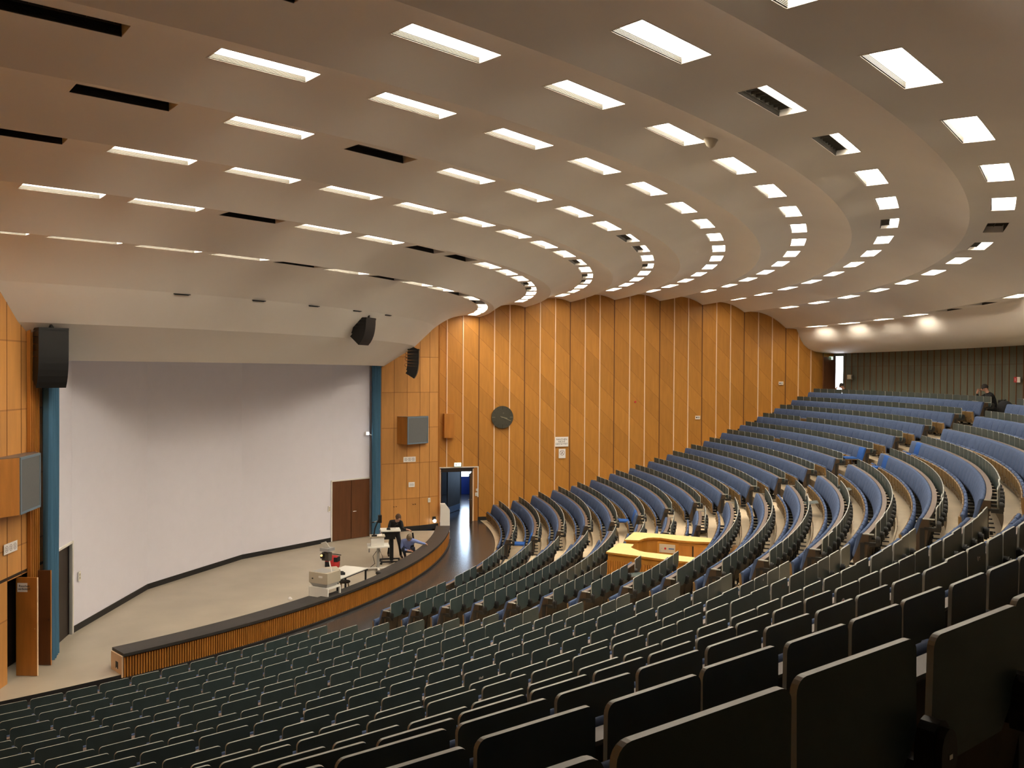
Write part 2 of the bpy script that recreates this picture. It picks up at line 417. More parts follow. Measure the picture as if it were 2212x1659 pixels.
# ---- proscenium wings
W0, W1, W2 = Vector((-1.87, 16.90, 0)), Vector((-2.60, 18.30, 0)), Vector((-3.13, 18.99, 0))
def wing(name, pts, ztops, label, cut=None, cw=.49):
    m = MB(); acc = 0; cols = []; faces = []
    for (p, q), zt in zip(zip(pts, pts[1:]), ztops):
        L = (q-p).length; n = max(1, int(round(L/cw)))
        for i in range(n):
            a, b = p.lerp(q, i/n), p.lerp(q, (i+1)/n); za = zt[0]+(zt[1]-zt[0])*i/n; zb = zt[0]+(zt[1]-zt[0])*(i+1)/n
            lo = 0.1
            if cut and any(c == acc for c in cut): lo = 2.12
            m.add([(a.x, a.y, lo), (b.x, b.y, lo), (b.x, b.y, zb), (a.x, a.y, za)], [(0, 1, 2, 3)], 'wing veneer'); faces.append(acc); cols.append((a, b)); acc += 1
    o = struct(m.obj(name, uv=lambda co, p: (faces[p.index]+.5, co.z)), label)
    return o, cols
wr, colsR = wing('wall_right', [W0, W1, W2], [(8.6, 8.6), (8.6, 8.6)], 'timber wing wall right of the stage curtain')
m = MB()
for i, (a, b) in enumerate(colsR):
    T = frame((a.x, a.y, 0), (b-a)); s_ = sgn(T, Vector((1, -.2, 0)))
    ys = sorted((0, s_*.006))
    m.box(-.006, .006, ys[0], ys[1], .3, 8.0, 'seam', T)
m.obj('joint', wr)
m = MB()
for (a, b) in ((W0, W1), (W1, W2)):
    T = frame((a.x, a.y, 0), (b-a)); s_ = sgn(T, Vector((1, -.2, 0))); ys = sorted((0, s_*.02)); m.box(0, (b-a).length, ys[0], ys[1], .1, .30, 'black rubber', T)
struct(m.obj('baseboard_right'))
m = MB()   # return wall hidden behind the wing, seals the stage side
E_ = WP + WU*19.5
m.add([(W2.x, W2.y, 0), (E_.x, E_.y, 0), (E_.x, E_.y, 8.6), (W2.x, W2.y, 8.6)], [(0, 1, 2, 3)], 'orange wood')
m.box(-.03, .03, -.03, .03, 0, 8.3, 'orange wood', frame((W2.x, W2.y, 0), (1, 0, 0)))
struct(m.obj('wall_right'), 'return wall behind the proscenium wing')
# left wing
L0, L2 = Vector((12.5, 11.93, 0)), Vector((15.3, 12.13, 0))
wl, colsL = wing('wall_left', [L0, L2], [(8.6, 8.6)], 'timber wing wall left of the stage', cut=(1, 2), cw=.56)
m = MB()
for i, (a, b) in enumerate(colsL):
    T = frame((a.x, a.y, 0), (b-a)); s_ = sgn(T, Vector((0, 1, 0))); ys = sorted((0, s_*.006))
    m.box(-.006, .006, ys[0], ys[1], 2.1, 8.0, 'seam', T)
m.obj('joint', wl)
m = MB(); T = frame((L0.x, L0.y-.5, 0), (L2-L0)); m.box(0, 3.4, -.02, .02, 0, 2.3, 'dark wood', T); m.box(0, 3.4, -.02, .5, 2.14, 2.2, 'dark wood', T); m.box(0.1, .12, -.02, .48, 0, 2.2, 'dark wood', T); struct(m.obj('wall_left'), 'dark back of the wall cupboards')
m = MB(); EL = P2_ + MU*19.5
m.add([(L2.x, L2.y, 0), (EL.x, EL.y, 0), (EL.x, EL.y, 8.6), (L2.x, L2.y, 8.6)], [(0, 1, 2, 3)], 'orange wood'); struct(m.obj('wall_left'), 'return wall beside the left wing')
# fluted battens between curtain and wing on both sides
def battens(P, Q, n, label):
    m = MB()
    for i in range(n):
        p = P.lerp(Q, i/(n-1)); T = frame((p.x, p.y, 0), Q-P); m.box(-.018, .018, -.035, .035, .1, 7.6, 'orange wood', T)
    return struct(m.obj('trim_3'), label)
battens(Vector((-1.88, 16.90, 0)), Vector((-1.78, 16.74, 0)), 3, 'dark timber battens at the right curtain edge')
battens(Vector((13.38, 12.04, 0)), Vector((13.04, 12.02, 0)), 5, 'fluted timber battens at the left curtain edge')
# ---- projection screen wall with its doors
SW = [Vector((12.4, 11.9, 0)), Vector((12.05, 11.85, 0)), Vector((10.89, 11.65, 0)), Vector((6.78, 11.68, 0)), Vector((2.81, 13.09, 0)), Vector((-.2, 15.39, 0)), Vector((-1.3, 16.56, 0)), Vector((-2.3, 16.85, 0))]
m = MB()
for i, (a, b) in enumerate(zip(SW, SW[1:])):
    lo = .12
    if i == 1: lo = 2.25
    if i == 5: lo = 2.30
    m.add([(a.x, a.y, lo), (b.x, b.y, lo), (b.x, b.y, 7.35), (a.x, a.y, 7.35)], [(0, 1, 2, 3)], 'screen')
struct(m.obj('wall_stage'), 'large white folded projection wall behind the stage')
m = MB()
for i in (2, 3, 4):
    a, b = SW[i], SW[i+1]; T = frame((a.x, a.y, 0), b-a); s_ = sgn(T, Vector((.5, 1, 0))); ys = sorted((s_*.002, s_*.02)); m.box(0, (b-a).length, ys[0], ys[1], .12, .27, 'black rubber', T)
struct(m.obj('baseboard_stage'))
a, b = SW[5], SW[6]; T = frame((a.x, a.y, .12), b-a); s_ = sgn(T, Vector((.5, 1, 0))); LL = (b-a).length
d1 = struct(bpy.data.objects.new('door_1', None), 'brown double door at the right end of the screen'); C.objects.link(d1); d1.matrix_world = T
for q in (0, 1):
    m = MB(); ys = sorted((s_*.0, s_*.03)); m.box(LL/2*q+.015, LL/2*(q+1)-.006, ys[0], ys[1], .01, 2.15, 'door wood'); lf = m.obj('leaf', d1)
    if q: m = MB(); m.tube([(LL/2+.06, s_*.06, 1.0), (LL/2+.2, s_*.06, 1.0)], .012, 'chrome'); m.tube([(LL/2+.06, s_*.02, 1.0), (LL/2+.06, s_*.07, 1.0)], .012, 'chrome'); m.obj('door_handle', lf)
m = MB(); ys = sorted((s_*.0, s_*.035)); m.box(-.04, .01, ys[0], ys[1], 0, 2.2, 'white paint'); m.box(-.04, LL, ys[0], ys[1], 2.155, 2.2, 'white paint'); m.obj('frame', d1)
a, b = SW[1], SW[2]; T = frame((a.x, a.y, .12), b-a); s_ = sgn(T, Vector((.2, 1, 0))); LL = (b-a).length
d3 = struct(bpy.data.objects.new('door_3', None), 'dark doorway at the left end of the screen'); C.objects.link(d3); d3.matrix_world = T
m = MB(); ys = sorted((-s_*.0, s_*.035)); m.box(LL-.05, LL+.01, ys[0], ys[1], 0, 2.16, 'white paint'); m.box(0, LL, ys[0], ys[1], 2.11, 2.16, 'white paint'); m.obj('frame', d3)
m = MB(); ys = sorted((-s_*.03, -s_*.0)); m.box(.0, LL-.05, ys[0]-.05*s_, ys[1]-.05*s_, .0, 2.12, 'dark wood'); m.obj('leaf', d3)
m = MB(); m.box(LL-.1, LL-.055, min(-s_*.03, s_*.03), max(-s_*.03, s_*.03), .0, 2.1, 'grey metal'); m.obj('leaf_edge', d3)
# ---- doorway in the right wall: frame, leaves, corridor
def bx(mb, x0, x1, o0, o1, z0, z1, mt):   # box in wall coordinates, o = distance into the hall
    ys = sorted((SR*o0, SR*o1)); mb.box(x0, x1, ys[0], ys[1], z0, z1, mt)
d4 = struct(bpy.data.objects.new('door_4', None), 'side entrance with pale frame and open dark doors'); C.objects.link(d4); d4.matrix_world = TR.copy()
m = MB(); bx(m, S0-.06, S1+.03, .0, .03, 2.25, 2.29, 'white paint'); bx(m, S1-.01, S1+.03, .0, .03, 1.0, 2.29, 'white paint'); bx(m, S0-.02, S0+.02, -.1, .02, 0, 2.2, 'wood trim'); bx(m, S1-.22, S1-.17, -.1, .02, 0, 2.2, 'wood trim'); bx(m, S1-.17, S1, -.08, .01, 0, 2.25, 'orange wood'); m.obj('frame', d4)
m = MB(); bx(m, S0, S1-.17, -.12, .02, 2.08, 2.25, 'dark wood'); m.obj('lintel', d4)
m = MB(); T = Matrix.Translation((S1-.24, 0, 0)) @ Matrix.Rotation(-SR*rad(70), 4, 'Z')
m.box(-.80, 0, -.022, .022, .01, 2.07, 'dark wood', T); lf = m.obj('leaf', d4)
m = MB(); m.tube([(-.72, -.07, 1.0), (-.72, .07, 1.0)], .014, 'chrome', T); m.obj('door_handle', lf)
m = MB(); T = Matrix.Translation((S0+.05, 0, 0)) @ Matrix.Rotation(SR*rad(-82), 4, 'Z'); m.box(0, .8, -.022, .022, .01, 2.07, 'dark wood', T); m.obj('leaf', d4)
# corridor shell
m = MB()
bx(m, S0-1.2, S0-1.1, -8, -.02, 0, 2.8, 'corridor grey'); bx(m, S1+1.9, S1+2.0, -8, -.02, 0, 1.0, 'corridor grey'); bx(m, S1+1.9, S1+2.0, -8, -.02, 2.5, 2.8, 'corridor grey'); bx(m, S0-1.2, S1+2.0, -8, -.02, 2.7, 2.8, 'corridor grey')
bx(m, S0-1.2, S0, -.06, -.02, 0, 2.8, 'corridor grey'); bx(m, S1, S1+2.0, -.06, -.02, 0, 2.8, 'corridor grey'); bx(m, S0-1.2, 22.42, -8, -7.9, 0, 2.8, 'corridor grey'); bx(m, 22.42, S1+2, -8, -7.9, 0, .9, 'royal blue'); bx(m, 22.95, S1+2, -8, -7.9, .9, 2.8, 'corridor grey')
o = m.obj('wall_corridor', T=TR.copy()); struct(o, 'grey corridor beyond the side entrance')
m = MB(); bx(m, 22.42, 22.95, -8.02, -8.0, .9, 2.7, 'day'); o = m.obj('window_2', T=TR.copy()); struct(o, 'narrow bluish daylight window at the end of the corridor')
m = MB(); bx(m, 22.42, 22.95, -7.9, -7.85, 1.30, 1.36, 'black metal'); bx(m, 22.42, 22.95, -7.9, -7.85, 1.95, 1.98, 'black metal'); bx(m, 22.80, 22.83, -7.9, -7.85, .9, 2.7, 'black metal'); m.obj('window_frame', o)
m = MB(); bx(m, S1+1.92, S1+1.95, -7, -2.5, 1.0, 2.5, 'corridor glow'); o = m.obj('corridor_fill', T=TR.copy()); struct(o, 'unseen bluish glowing panel added to light the corridor')  # out-of-view glowing panel, added only to brighten the corridor
m = MB(); lx, ly = 20.42, -2.0; ex, ey = 21.22, -3.1
TD = frame((lx, SR*ly, 0), (ex-lx, SR*(ey-ly), 0)); LD = hypot(ex-lx, ey-ly)
m.box(0, LD, -.025, .025, .02, 2.6, 'corridor grey', TD)
dd = m.obj('door_5', T=TR.copy()); struct(dd, 'open grey corridor door with blue kick plate')
m = MB(); m.box(.0, LD+.01, -.035, .035, .02, .28, 'kick plate', TD); m.obj('kick_plate', dd)
# low daylight from the foyer falling through the side doorway on to the far rows
ld = bpy.data.lights.new('foyer_daylight', 'SPOT'); ld.energy = 30000; ld.color = (.45, .65, 1.0); ld.spot_size = rad(8.5); ld.spot_blend = .35; ld.shadow_soft_size = .08
lo = bpy.data.objects.new('foyer_daylight', ld); C.objects.link(lo)
src = WP + WU*20.0 - WN*.5 + Vector((0, 0, .9)); tgt = Vector((1.2, 32.1, 3.14))
lo.location = src; lo.rotation_euler = (tgt-src).to_track_quat('-Z', 'Y').to_euler()
# ------------------------------------------------------------------ ceiling lights
def light_meshes(kind):
    fr = MB()                                           # thin rim around the opening
    for (x0, x1, y0, y1) in ((-.62, .62, .181, .20), (-.62, .62, -.20, -.181), (-.62, -.601, -.181, .181), (.601, .62, -.181, .181)):
        fr.box(x0, x1, y0, y1, -.004, .008, 'plaster')
    dp = .10 if kind != 'dark' else .16
    hs = MB(); wm = 'white paint' if kind != 'dark' else 'lamp metal'
    hs.add([(-.6, .18, 0), (.6, .18, 0), (.6, .18, dp), (-.6, .18, dp)], [(0, 1, 2, 3)], wm)
    hs.add([(-.6, -.18, 0), (.6, -.18, 0), (.6, -.18, dp), (-.6, -.18, dp)], [(3, 2, 1, 0)], wm)
    hs.box(-.598, .598, -.181, -.174, .000, .062, 'lamp metal')
    for x in (-.6, .6): hs.add([(x, -.18, 0), (x, .18, 0), (x, .18, dp), (x, -.18, dp)], [(0, 1, 2, 3)], 'white paint')
    hs.box(-.63, .63, -.21, .21, dp+.02, dp+.06, 'lamp metal')
    g = MB()
    for q in range(5 if kind != 'dark' else 7):
        g.box(-.598, .598, -.176, -.166, .004+q*.0125, .0085+q*.0125, 'lamp slat' if kind != 'dark' else 'lamp metal')
    df = MB()
    if kind == 'lit': df.box(-.6, .6, -.18, .18, dp, dp+.01, 'diffuser')
    elif kind == 'half': df.box(-.6, .6, .0, .18, dp, dp+.01, 'diffuser'); df.box(-.6, .6, -.18, 0, dp, dp+.01, 'lamp metal')
    else: df.box(-.6, .6, -.18, .18, dp, dp+.01, 'lamp metal')
    lv = None
    if kind != 'lit':
        lv = MB()
        for q in range(9): lv.box(-.52+q*.13, -.515+q*.13, -.16, 0 if kind == 'half' else .16, dp-.05, dp-.002, 'lamp slat')
        lv.box(-.58, .58, -.165, -.155, dp-.055, dp-.002, 'lamp slat'); lv.box(-.58, .58, .0, .01, dp-.055, dp-.002, 'lamp slat')
    return fr, hs, g, df, lv
LM = {}
for kd in ('lit', 'half', 'dark'):
    LM[kd] = [(n, x.mesh(n)) for n, x in zip(('rim', 'housing', 'side_grille', 'diffuser', 'louvre'), light_meshes(kd)) if x]
DARK = {(0, 11), (0, 9), (0, 6), (0, 4), (1, 12), (1, 9), (1, 8), (3, 12), (3, 14), (2, 15), (4, 15), (7, 8), (8, 4), (8, 5)}
NEARDARK = {(8, j) for j in range(10, 16)} | {(7, 14), (6, 14), (6, 15), (5, 14), (6, 16)}
HALF = {(1, 4), (1, 3), (2, 6), (2, 4), (2, 3), (2, 1), (3, 7), (3, 6), (3, 4), (4, 0), (5, 0), (5, 1), (6, 8), (6, 11), (6, 12), (7, 7), (7, 3), (7, 0), (8, 2)}
RNAME = ['ring nearest the stage'] + [ORD[q]+' ring from the stage' for q in range(2, 9)] + ['ring nearest the back wall']
for k in range(9):
    for j in range(NL[k]):
        R, a = light_pose(k, j); kd = 'dark' if (k, j) in DARK or (k, j) in NEARDARK else 'half' if (k, j) in HALF else 'lit'
        if k < 8:
            z = (zceil(k, R-.18)+zceil(k, R+.18))/2; sl = (zceil(k, R+.18)-zceil(k, R-.18))/.36
        else: z, sl = 8.369, 0
        T = frame(pol(R, a, z), (sin(rad(a)), -cos(rad(a)), 0), Vector((-cos(rad(a))*sl, -sin(rad(a))*sl, 1)))
        st = {'lit': 'lit', 'half': 'half-lit louvred', 'dark': 'unlit dark'}[kd]
        t = thing('ceiling_light', '%s ceiling light, %s from the timber wall, %s' % (st, ORD[j+1], RNAME[k]), 'ceiling light', T, 'recessed lights in the ring vaults of the ceiling')
        for n, me in LM[kd]: link(n, me, t)
# small dark slots along the front edge of the ceiling
for i, a in enumerate((50.5, 56.6, 62.2, 67.9, 73.4)):
    m = MB(); m.box(-.16, .16, -.05, .05, -.015, .01, 'black metal'); m.box(-.19, .19, -.07, .07, -.004, .012, 'lamp metal')
    o = m.obj('ceiling_spotlight', T=pframe(18.95, a, 7.905)); tag(o, 'small dark slot light at the hood edge, %s counted from the left' % ORD[i+1], 'ceiling light', 'small slot lights along the front ceiling edge')
m = MB(); m.loft([[(r*cos(2*pi*q/16), r*sin(2*pi*q/16), z) for q in range(16)] for r, z in ((.10, .02), (.10, -.03), (.085, -.05), (.06, -.10), (.03, -.13), (.01, -.14))], 'cream')
o = m.obj('smoke_detector', T=pframe(30.80, 53.4, 9.66)); tag(o, 'small round smoke detector beside a light on the ceiling', 'smoke detector')

# ------------------------------------------------------------------ tip-up seats with writing tablets
WS = .51    # nominal seat pitch
def tab_poly(w, z0, z1, r=.035):
    P = []
    for q in range(6):
        t = pi/2*q/5; P.append((w/2-r+r*cos(t), z1-r+r*sin(t)))
    for q in range(6):
        t = pi/2+pi/2*q/5; P.append((-w/2+r+r*cos(t), z1-r+r*sin(t)))
    P += [(-w/2, z0+.10), (-w/2+.085, z0), (w/2-.085, z0), (w/2, z0+.10)]
    return P
def seat_parts(down=False, tdown=False, bright=False):
    w = WS; out = {}
    m = MB()   # backrest shell
    prof = [(-.195, .735), (-.18, .745), (-.12, .745), (-.105, .735), (-.14, .50), (-.19, .18), (-.215, .18), (-.17, .50), (-.14, .72), (-.195, .72)]
    m.loft([[(x, y, z) for y, z in prof] for x in (-w/2+.012, w/2-.012)], 'back wood', smooth=False)
    m.box(-w/2, w/2, -.192, -.108, .728, .75, 'ledge')
    out['backrest'] = m
    m = MB()   # padded cushion on the back
    pp = []
    for (y, z) in ((-.325, .33), (-.36, .345), (-.367, .40), (-.320, .60), (-.275, .72), (-.245, .755), (-.215, .764), (-.195, .745), (-.235, .60), (-.285, .40)): pp.append((y, z))
    def ins(d): 
        cy = sum(p[0] for p in pp)/len(pp); cz = sum(p[1] for p in pp)/len(pp)
        return [(y+(cy-y)*min(1, d*9), z+(cz-z)*d*.6) for y, z in pp]
    fm = 'bright blue fabric' if bright else 'blue fabric'
    m.loft([[(x, y, z) for y, z in ins(d)] for x, d in ((-w/2+.003, .05), (-w/2+.014, .015), (-w/2+.035, 0), (w/2-.035, 0), (w/2-.014, .015), (w/2-.003, .05))], fm)
    out['back_cushion'] = m
    m = MB(); c = MB()
    if not down:
        sec = lambda x, f: [(x, -.50+f, .11), (x, -.525+f, .115), (x, -.555+f, .30), (x, -.56+f, .44), (x, -.545+f, .455), (x, -.53+f, .44)]
        m.loft([sec(-w/2+.03, .02), sec(-w/2+.06, 0), sec(w/2-.06, 0), sec(w/2-.03, .02)], 'seat wood', smooth=False)
        c.loft([[(x, y, z) for y, z in ((-.525, .14), (-.53, .44), (-.525, .475), (-.50, .485), (-.475, .47), (-.47, .40), (-.475, .16))] for x in (-w/2+.04, -w/2+.06, w/2-.06, w/2-.04)], fm)
        m.box(w/2-.12, w/2-.085, -.575, -.545, .24, .27, 'chrome'); m.box(-w/2+.085, -w/2+.12, -.575, -.545, .24, .27, 'chrome')
    else:
        m.box(-w/2+.03, w/2-.03, -.83, -.45, .385, .405, 'seat wood')
        c.loft([[(x, y, z) for y, z in ((-.83, .405), (-.85, .43), (-.82, .455), (-.48, .45), (-.45, .43), (-.46, .405))] for x in (-w/2+.035, -w/2+.06, w/2-.06, w/2-.035)], fm)
    out['seat'] = m; out['seat_cushion'] = c
    m = MB()   # tablet
    T = Matrix.Identity(4)
    if tdown: T = Matrix.Translation((0, .03, .64)) @ Matrix.Rotation(rad(-82), 4, 'X') @ Matrix.Translation((0, 0, -.66))
    P = tab_poly(w*.93, .58, .93); 
    m.prism([(x, -.009, z) for x, z in P], (0, .018, 0), 'tablet', T, edge='tablet edge')
    out['writing_tablet'] = m
    m = MB()   # hinge bracket at the joint to the next seat
    P = [(.048*cos(t), .655+.075*sin(t)) for t in [pi*q/8 for q in range(9)]] + [(-.048, .62), (-.03, .565), (.03, .565), (.048, .62)]
    for x0 in (w/2,):
        m.prism([(x0+x, .012, z) for x, z in P], (0, .045, 0), 'black metal')
        m.prism([(x0+x*.8, .057, .655+(z-.655)*.8) for x, z in P], (0, .02, 0), 'black metal')
        m.box(x0-.022, x0+.022, -.17, .05, .575, .615, 'black metal')
        for zz in (.60, .645, .69): m.box(x0-.050, x0-.040, .02, .06, zz-.005, zz+.005, 'chrome')
        m.box(x0-.008, x0+.008, .076, .081, .64, .652, 'chrome')
    out['hinge_bracket'] = m
    m = MB(); m.box(w/2-.022, w/2+.022, -.235, -.165, 0, .60, 'black metal'); m.box(w/2-.03, w/2+.03, -.50, -.15, .10, .14, 'black metal'); m.box(w/2-.03, w/2+.03, -.40, -.05, 0, .02, 'black metal')
    out['leg'] = m
    return out
def end_panel():
    m = MB(); P = [(-.35, .30), (-.20, .75), (-.11, .75), (-.10, .73), (-.10, .62), (-.12, .56), (-.16, .02), (-.28, .02), (-.33, .20)]
    m.prism([(-.012, y, z) for y, z in P], (.024, 0, 0), 'back wood'); m.box(-.016, .016, -.195, -.02, .738, .756, 'tablet edge'); m.box(-.02, .02, -.10, .07, .55, .60, 'black metal')
    return m
VAR = {'std': seat_parts(), 'down': seat_parts(down=True, bright=True), 'tab': seat_parts(tdown=True)}
VM = {k: {n: x.mesh(n) for n, x in d.items()} for k, d in VAR.items()}
# slightly different tilts for the writing tablets
EP = end_panel(); EPM = EP.mesh('end_panel')
def span(k, blk):
    R = RROW[k]
    if blk == 'far': return 81.9+deg(.90/R), 104.15
    if blk == 'mid': return 57.4+deg(1.02/R), 81.9-deg(.90/R)
    return 35.4, 57.4-deg(1.0/R)
SEATS = []   # (k, block, centre angle, pitch m, index from aisle, n, variant, is_end)
ANCH = {17: (39.28, .86), 16: (41.755, .765), 15: (41.41, .85), 14: (55.54, .826), 13: (55.53, .848), 12: (55.65, .93)}
DOWN = {('far', 1, 0), ('far', 5, 1), ('far', 13, 0), ('mid', 13, 22), ('mid', 14, 23)}
TAB = {('mid', 6, 4), ('mid', 10, 16), ('mid', 11, 18)}
NOTAB = {('far', 12, 12), ('far', 14, 16), ('mid', 0, 5), ('mid', 0, 9)}
for k in range(18):
    R = RROW[k]
    for blk in ('far', 'mid', 'near'):
        a0, a1 = span(k, blk); 
        if blk == 'near' and k in ANCH:
            an, sp = ANCH[k]; hi = an + int((a1+.25-an)/sp)*sp if an < 50 else an
            n = int((hi-35.3)/sp); L = [(hi-(i+.5)*sp, sp) for i in range(n)]
        else:
            n = int(round(rad(a1-a0)*R/(.55 if blk == 'far' else .515))); sp = (a1-a0)/n
            L = [((a1-(i+.5)*sp) if blk == 'near' else (a0+(i+.5)*sp), sp) for i in range(n)]
        for i, (a, sp) in enumerate(L):
            if blk == 'mid' and k in (5, 6, 7) and 66.1 < a < 74.6: continue
            v = 'down' if (blk, k, i) in DOWN else 'tab' if (blk, k, i) in TAB else 'std'
            if blk == 'mid' and k == 6 and abs(a-64.2) < sp*.5: v = 'tab'
            SEATS.append((k, blk, a, rad(sp)*R, i, len(L), v))
def cam_proj(p):
    d = Vector(p) - CAM; z = d.dot(fw2)
    if z < .1: return None
    return (1106 + FPX*d.dot(rt3)/z, 829.5 - FPX*d.dot(up3)/z, d.length)
def seat_rank(s):
    best = None
    for da in (-.45, 0, .45):
        q = cam_proj(pol(RROW[s[0]], s[2]+da*deg(s[3]/RROW[s[0]]), ZTAB[s[0]]))
        if q and -20 < q[0] < 2232 and q[1] < 1690: best = q[2] if best is None else min(best, q[2])
    return best
vis = sorted([(seat_rank(s), i) for i, s in enumerate(SEATS) if seat_rank(s)])
pick = {i for _, i in vis[:300]}
BN = {'far': 'block beside the timber wall', 'mid': 'middle block', 'near': 'nearest block'}
AN = {'far': 'right of its aisle', 'mid': 'right of the front aisle', 'near': 'left of the aisle'}
GR = {'far': 'tablet seats in the block beside the timber wall', 'mid': 'tablet seats in the middle block', 'near': 'tablet seats in the nearest block'}
stuff = MB()
rnd = random.Random(3)
STK = {}
for idx, (k, blk, a, pw, i, n, v) in enumerate(SEATS):
    T = pframe(RROW[k], a, FLOOR[k] if k else -.0) 
    z = ZTAB[k]-.93
    T = pframe(RROW[k], a, z+.004) @ Matrix.Diagonal((pw/WS, 1, 1, 1))
    notab = (blk, k, i) in NOTAB
    ends = []
    if (i == 0) or (blk == 'mid' and k in (5, 6, 7) and abs(a-74.9) < 1.0 and a > 74.6 and a < 74.6+deg(pw/RROW[k])): ends.append(-1 if blk == 'near' else 1)
    if i == n-1: ends.append(1 if blk == 'near' else -1)
    if idx in pick:
        rn = 'back row' if k == 17 else ORD[18-k]+' row from the back'
        ds = {'std': 'upright', 'down': 'blue seat down and upright', 'tab': 'lowered'}[v]
        t = thing('lecture_seat', '%s seat %s, %s, %s grey-green writing tablet' % (ORD[i+1], AN[blk], rn, ds), 'seat', None, GR[blk])
        t.matrix_world = T
        o2 = None
        for nme, me in VM[v].items():
            if nme == 'seat_cushion': link(nme, me, o2); continue
            if nme == 'writing_tablet' and notab: continue
            o = link(nme, me, t)
            if nme == 'seat': o2 = o
            if nme == 'writing_tablet' and v == 'std' :
                o.rotation_euler = (rnd.uniform(-.02, .02), 0, rnd.uniform(-.008, .008))
        for e in ends:
            o = link('end_panel', EPM, t); o.location = (e*(WS/2-.0), 0, 0)
        STK[(k, blk, i)] = t
    else:
        for nme, x in VAR[v].items():
            if nme == 'writing_tablet' and notab: continue
            b = len(stuff.v)
            stuff.v += [tuple(T @ Vector(q)) for q in x.v]; stuff.f += [[b+q for q in f] for f in x.f]
            mp = [stuff.mi(q) for q in x.mats]; stuff.m += [mp[q] for q in x.m]; stuff.sm += x.sm
        for e in ends:
            TE = T @ Matrix.Translation((e*WS/2, 0, 0)); b = len(stuff.v)
            stuff.v += [tuple(TE @ Vector(q)) for q in EP.v]; stuff.f += [[b+q for q in f] for f in EP.f]
            mp = [stuff.mi(q) for q in EP.mats]; stuff.m += [mp[q] for q in EP.m]; stuff.sm += EP.sm
o = stuff.obj('lecture_seats'); tag(o, 'farther rows of blue padded tip-up seats with grey-green writing tablets', 'seats', 'tablet seats of the farther rows', 'stuff')
# curved foot rails behind some middle rows
for k in (8, 9, 10, 11, 12):
    a0, a1 = span(k, 'mid'); m = MB(); z = ZTAB[k]-.93
    for zz in (.20, .34): m.tube([tuple(pol(RROW[k]+.10, a0+(a1-a0)*q/30, z+zz)) for q in range(31)], .009, 'seat wood', n=6)
    for q in range(0, 31, 3):
        m.tube([tuple(pol(RROW[k]+.10, a0+(a1-a0)*q/30, z+.0)), tuple(pol(RROW[k]+.10, a0+(a1-a0)*q/30, z+.36))], .010, 'grey metal', n=6)
    o = m.obj('foot_rail'); tag(o, 'double curved foot rail behind the %s row from the back in the middle block' % ORD[18-k], 'rail', 'foot rails behind the middle rows')
# stickers and scratches on some tablets in the nearest block
def sticker(px, k, body, lab):
    pass
def near_seat(k, a):
    c = [(abs(s[2]-a), i) for i, s in enumerate(SEATS) if s[0] == k and s[1] == 'near' and i in pick]
    return SEATS[min(c)[1]] if c else None
for (k, a, fx, fz, kind) in ((14, 46.3, -.1, .80, 'round'), (13, 48.0, 0, .83, 'brown'), (16, 50.6, .12, .80, 'torn'), (12, 50.4, .1, .84, 'red'), (11, 53.0, .1, .86, 'torn'), (15, 47.2, .05, .82, 'torn'), (10, 44.5, 0, .84, 'torn'), (9, 47.0, .08, .84, 'torn'), (15, 53.0, -.06, .80, 'torn')):
    s = near_seat(k, a)
    if not s: continue
    t = STK[(s[0], s[1], s[4])]; tb = [c for c in t.children if c.name.startswith('writing_tablet')][0]
    m = MB(); T = Matrix.Translation((-fx, .0096, fz))
    if kind == 'round': m.prism([(.035*cos(2*pi*q/16), 0, .035*sin(2*pi*q/16)) for q in range(16)], (0, .0012, 0), 'paper', T); m.box(-.012, .0, .0012, .0018, -.02, .015, 'red', T); m.box(.0, .012, .0012, .0018, -.01, .02, 'red', T)
    elif kind == 'brown': m.box(-.02, .02, 0, .0012, -.03, .03, 'brown sticker', T)
    elif kind == 'red':
        for q in range(3): m.box(-.05+q*.035, -.03+q*.035, 0, .001, -.03+.01*(q % 2), .03, 'ledge', T)
    else:
        for q in range(5): x = rnd.uniform(-.03, .02); z = rnd.uniform(-.02, .01); m.box(x, x+rnd.uniform(.01, .025), 0, .001+q*.0001, z, z+rnd.uniform(.008, .025), 'sticker', T)
    m.obj('sticker', tb)
# ------------------------------------------------------------------ stage counter
t = thing('stage_counter', 'long curved slatted timber counter with dark top along the stage edge', 'counter', Matrix.Identity(4))
CA0, CA1 = 45.9, 93.4
def cin(a): return 19.02 if a < 61.6 else 19.30 if a < 70.5 else 19.10
m = MB(); rings = []
aa = []
for q in range(81):
    a = CA0+(CA1-CA0)*q/80; aa.append(a)
aa = sorted(aa+[61.59, 61.61, 70.49, 70.51])
for a in aa: rings.append([tuple(pol(cin(a), a, .49)), tuple(pol(19.62, a, .49)), tuple(pol(19.62, a, .55)), tuple(pol(cin(a), a, .55))])
m.loft(rings, 'slate', smooth=False); m.obj('counter_top', t)
m = MB(); rings = [[tuple(pol(19.30 if cin(a) > 19.2 else 19.12, a, .0)), tuple(pol(19.56, a, .0)), tuple(pol(19.56, a, .49)), tuple(pol(19.30 if cin(a) > 19.2 else 19.12, a, .49))] for a in aa]
m.loft(rings, 'door wood', smooth=False); m.obj('body', t)
m = MB(); n = int(rad(CA1-CA0)*19.58/.056)
for q in range(n):
    a = CA0+(CA1-CA0)*(q+.5)/n; m.box(-.015, .015, 0, .035, .06, .465, 'slat wood', pframe(19.56, a, 0), skip=('b', 't', 'f'))
m.obj('slat_front', t)
m = MB(); m.loft([[tuple(pol(19.5, a, .0)), tuple(pol(19.64, a, .0)), tuple(pol(19.64, a, .055)), tuple(pol(19.5, a, .055))] for a in aa], 'black rubber', smooth=False); m.obj('plinth', t)
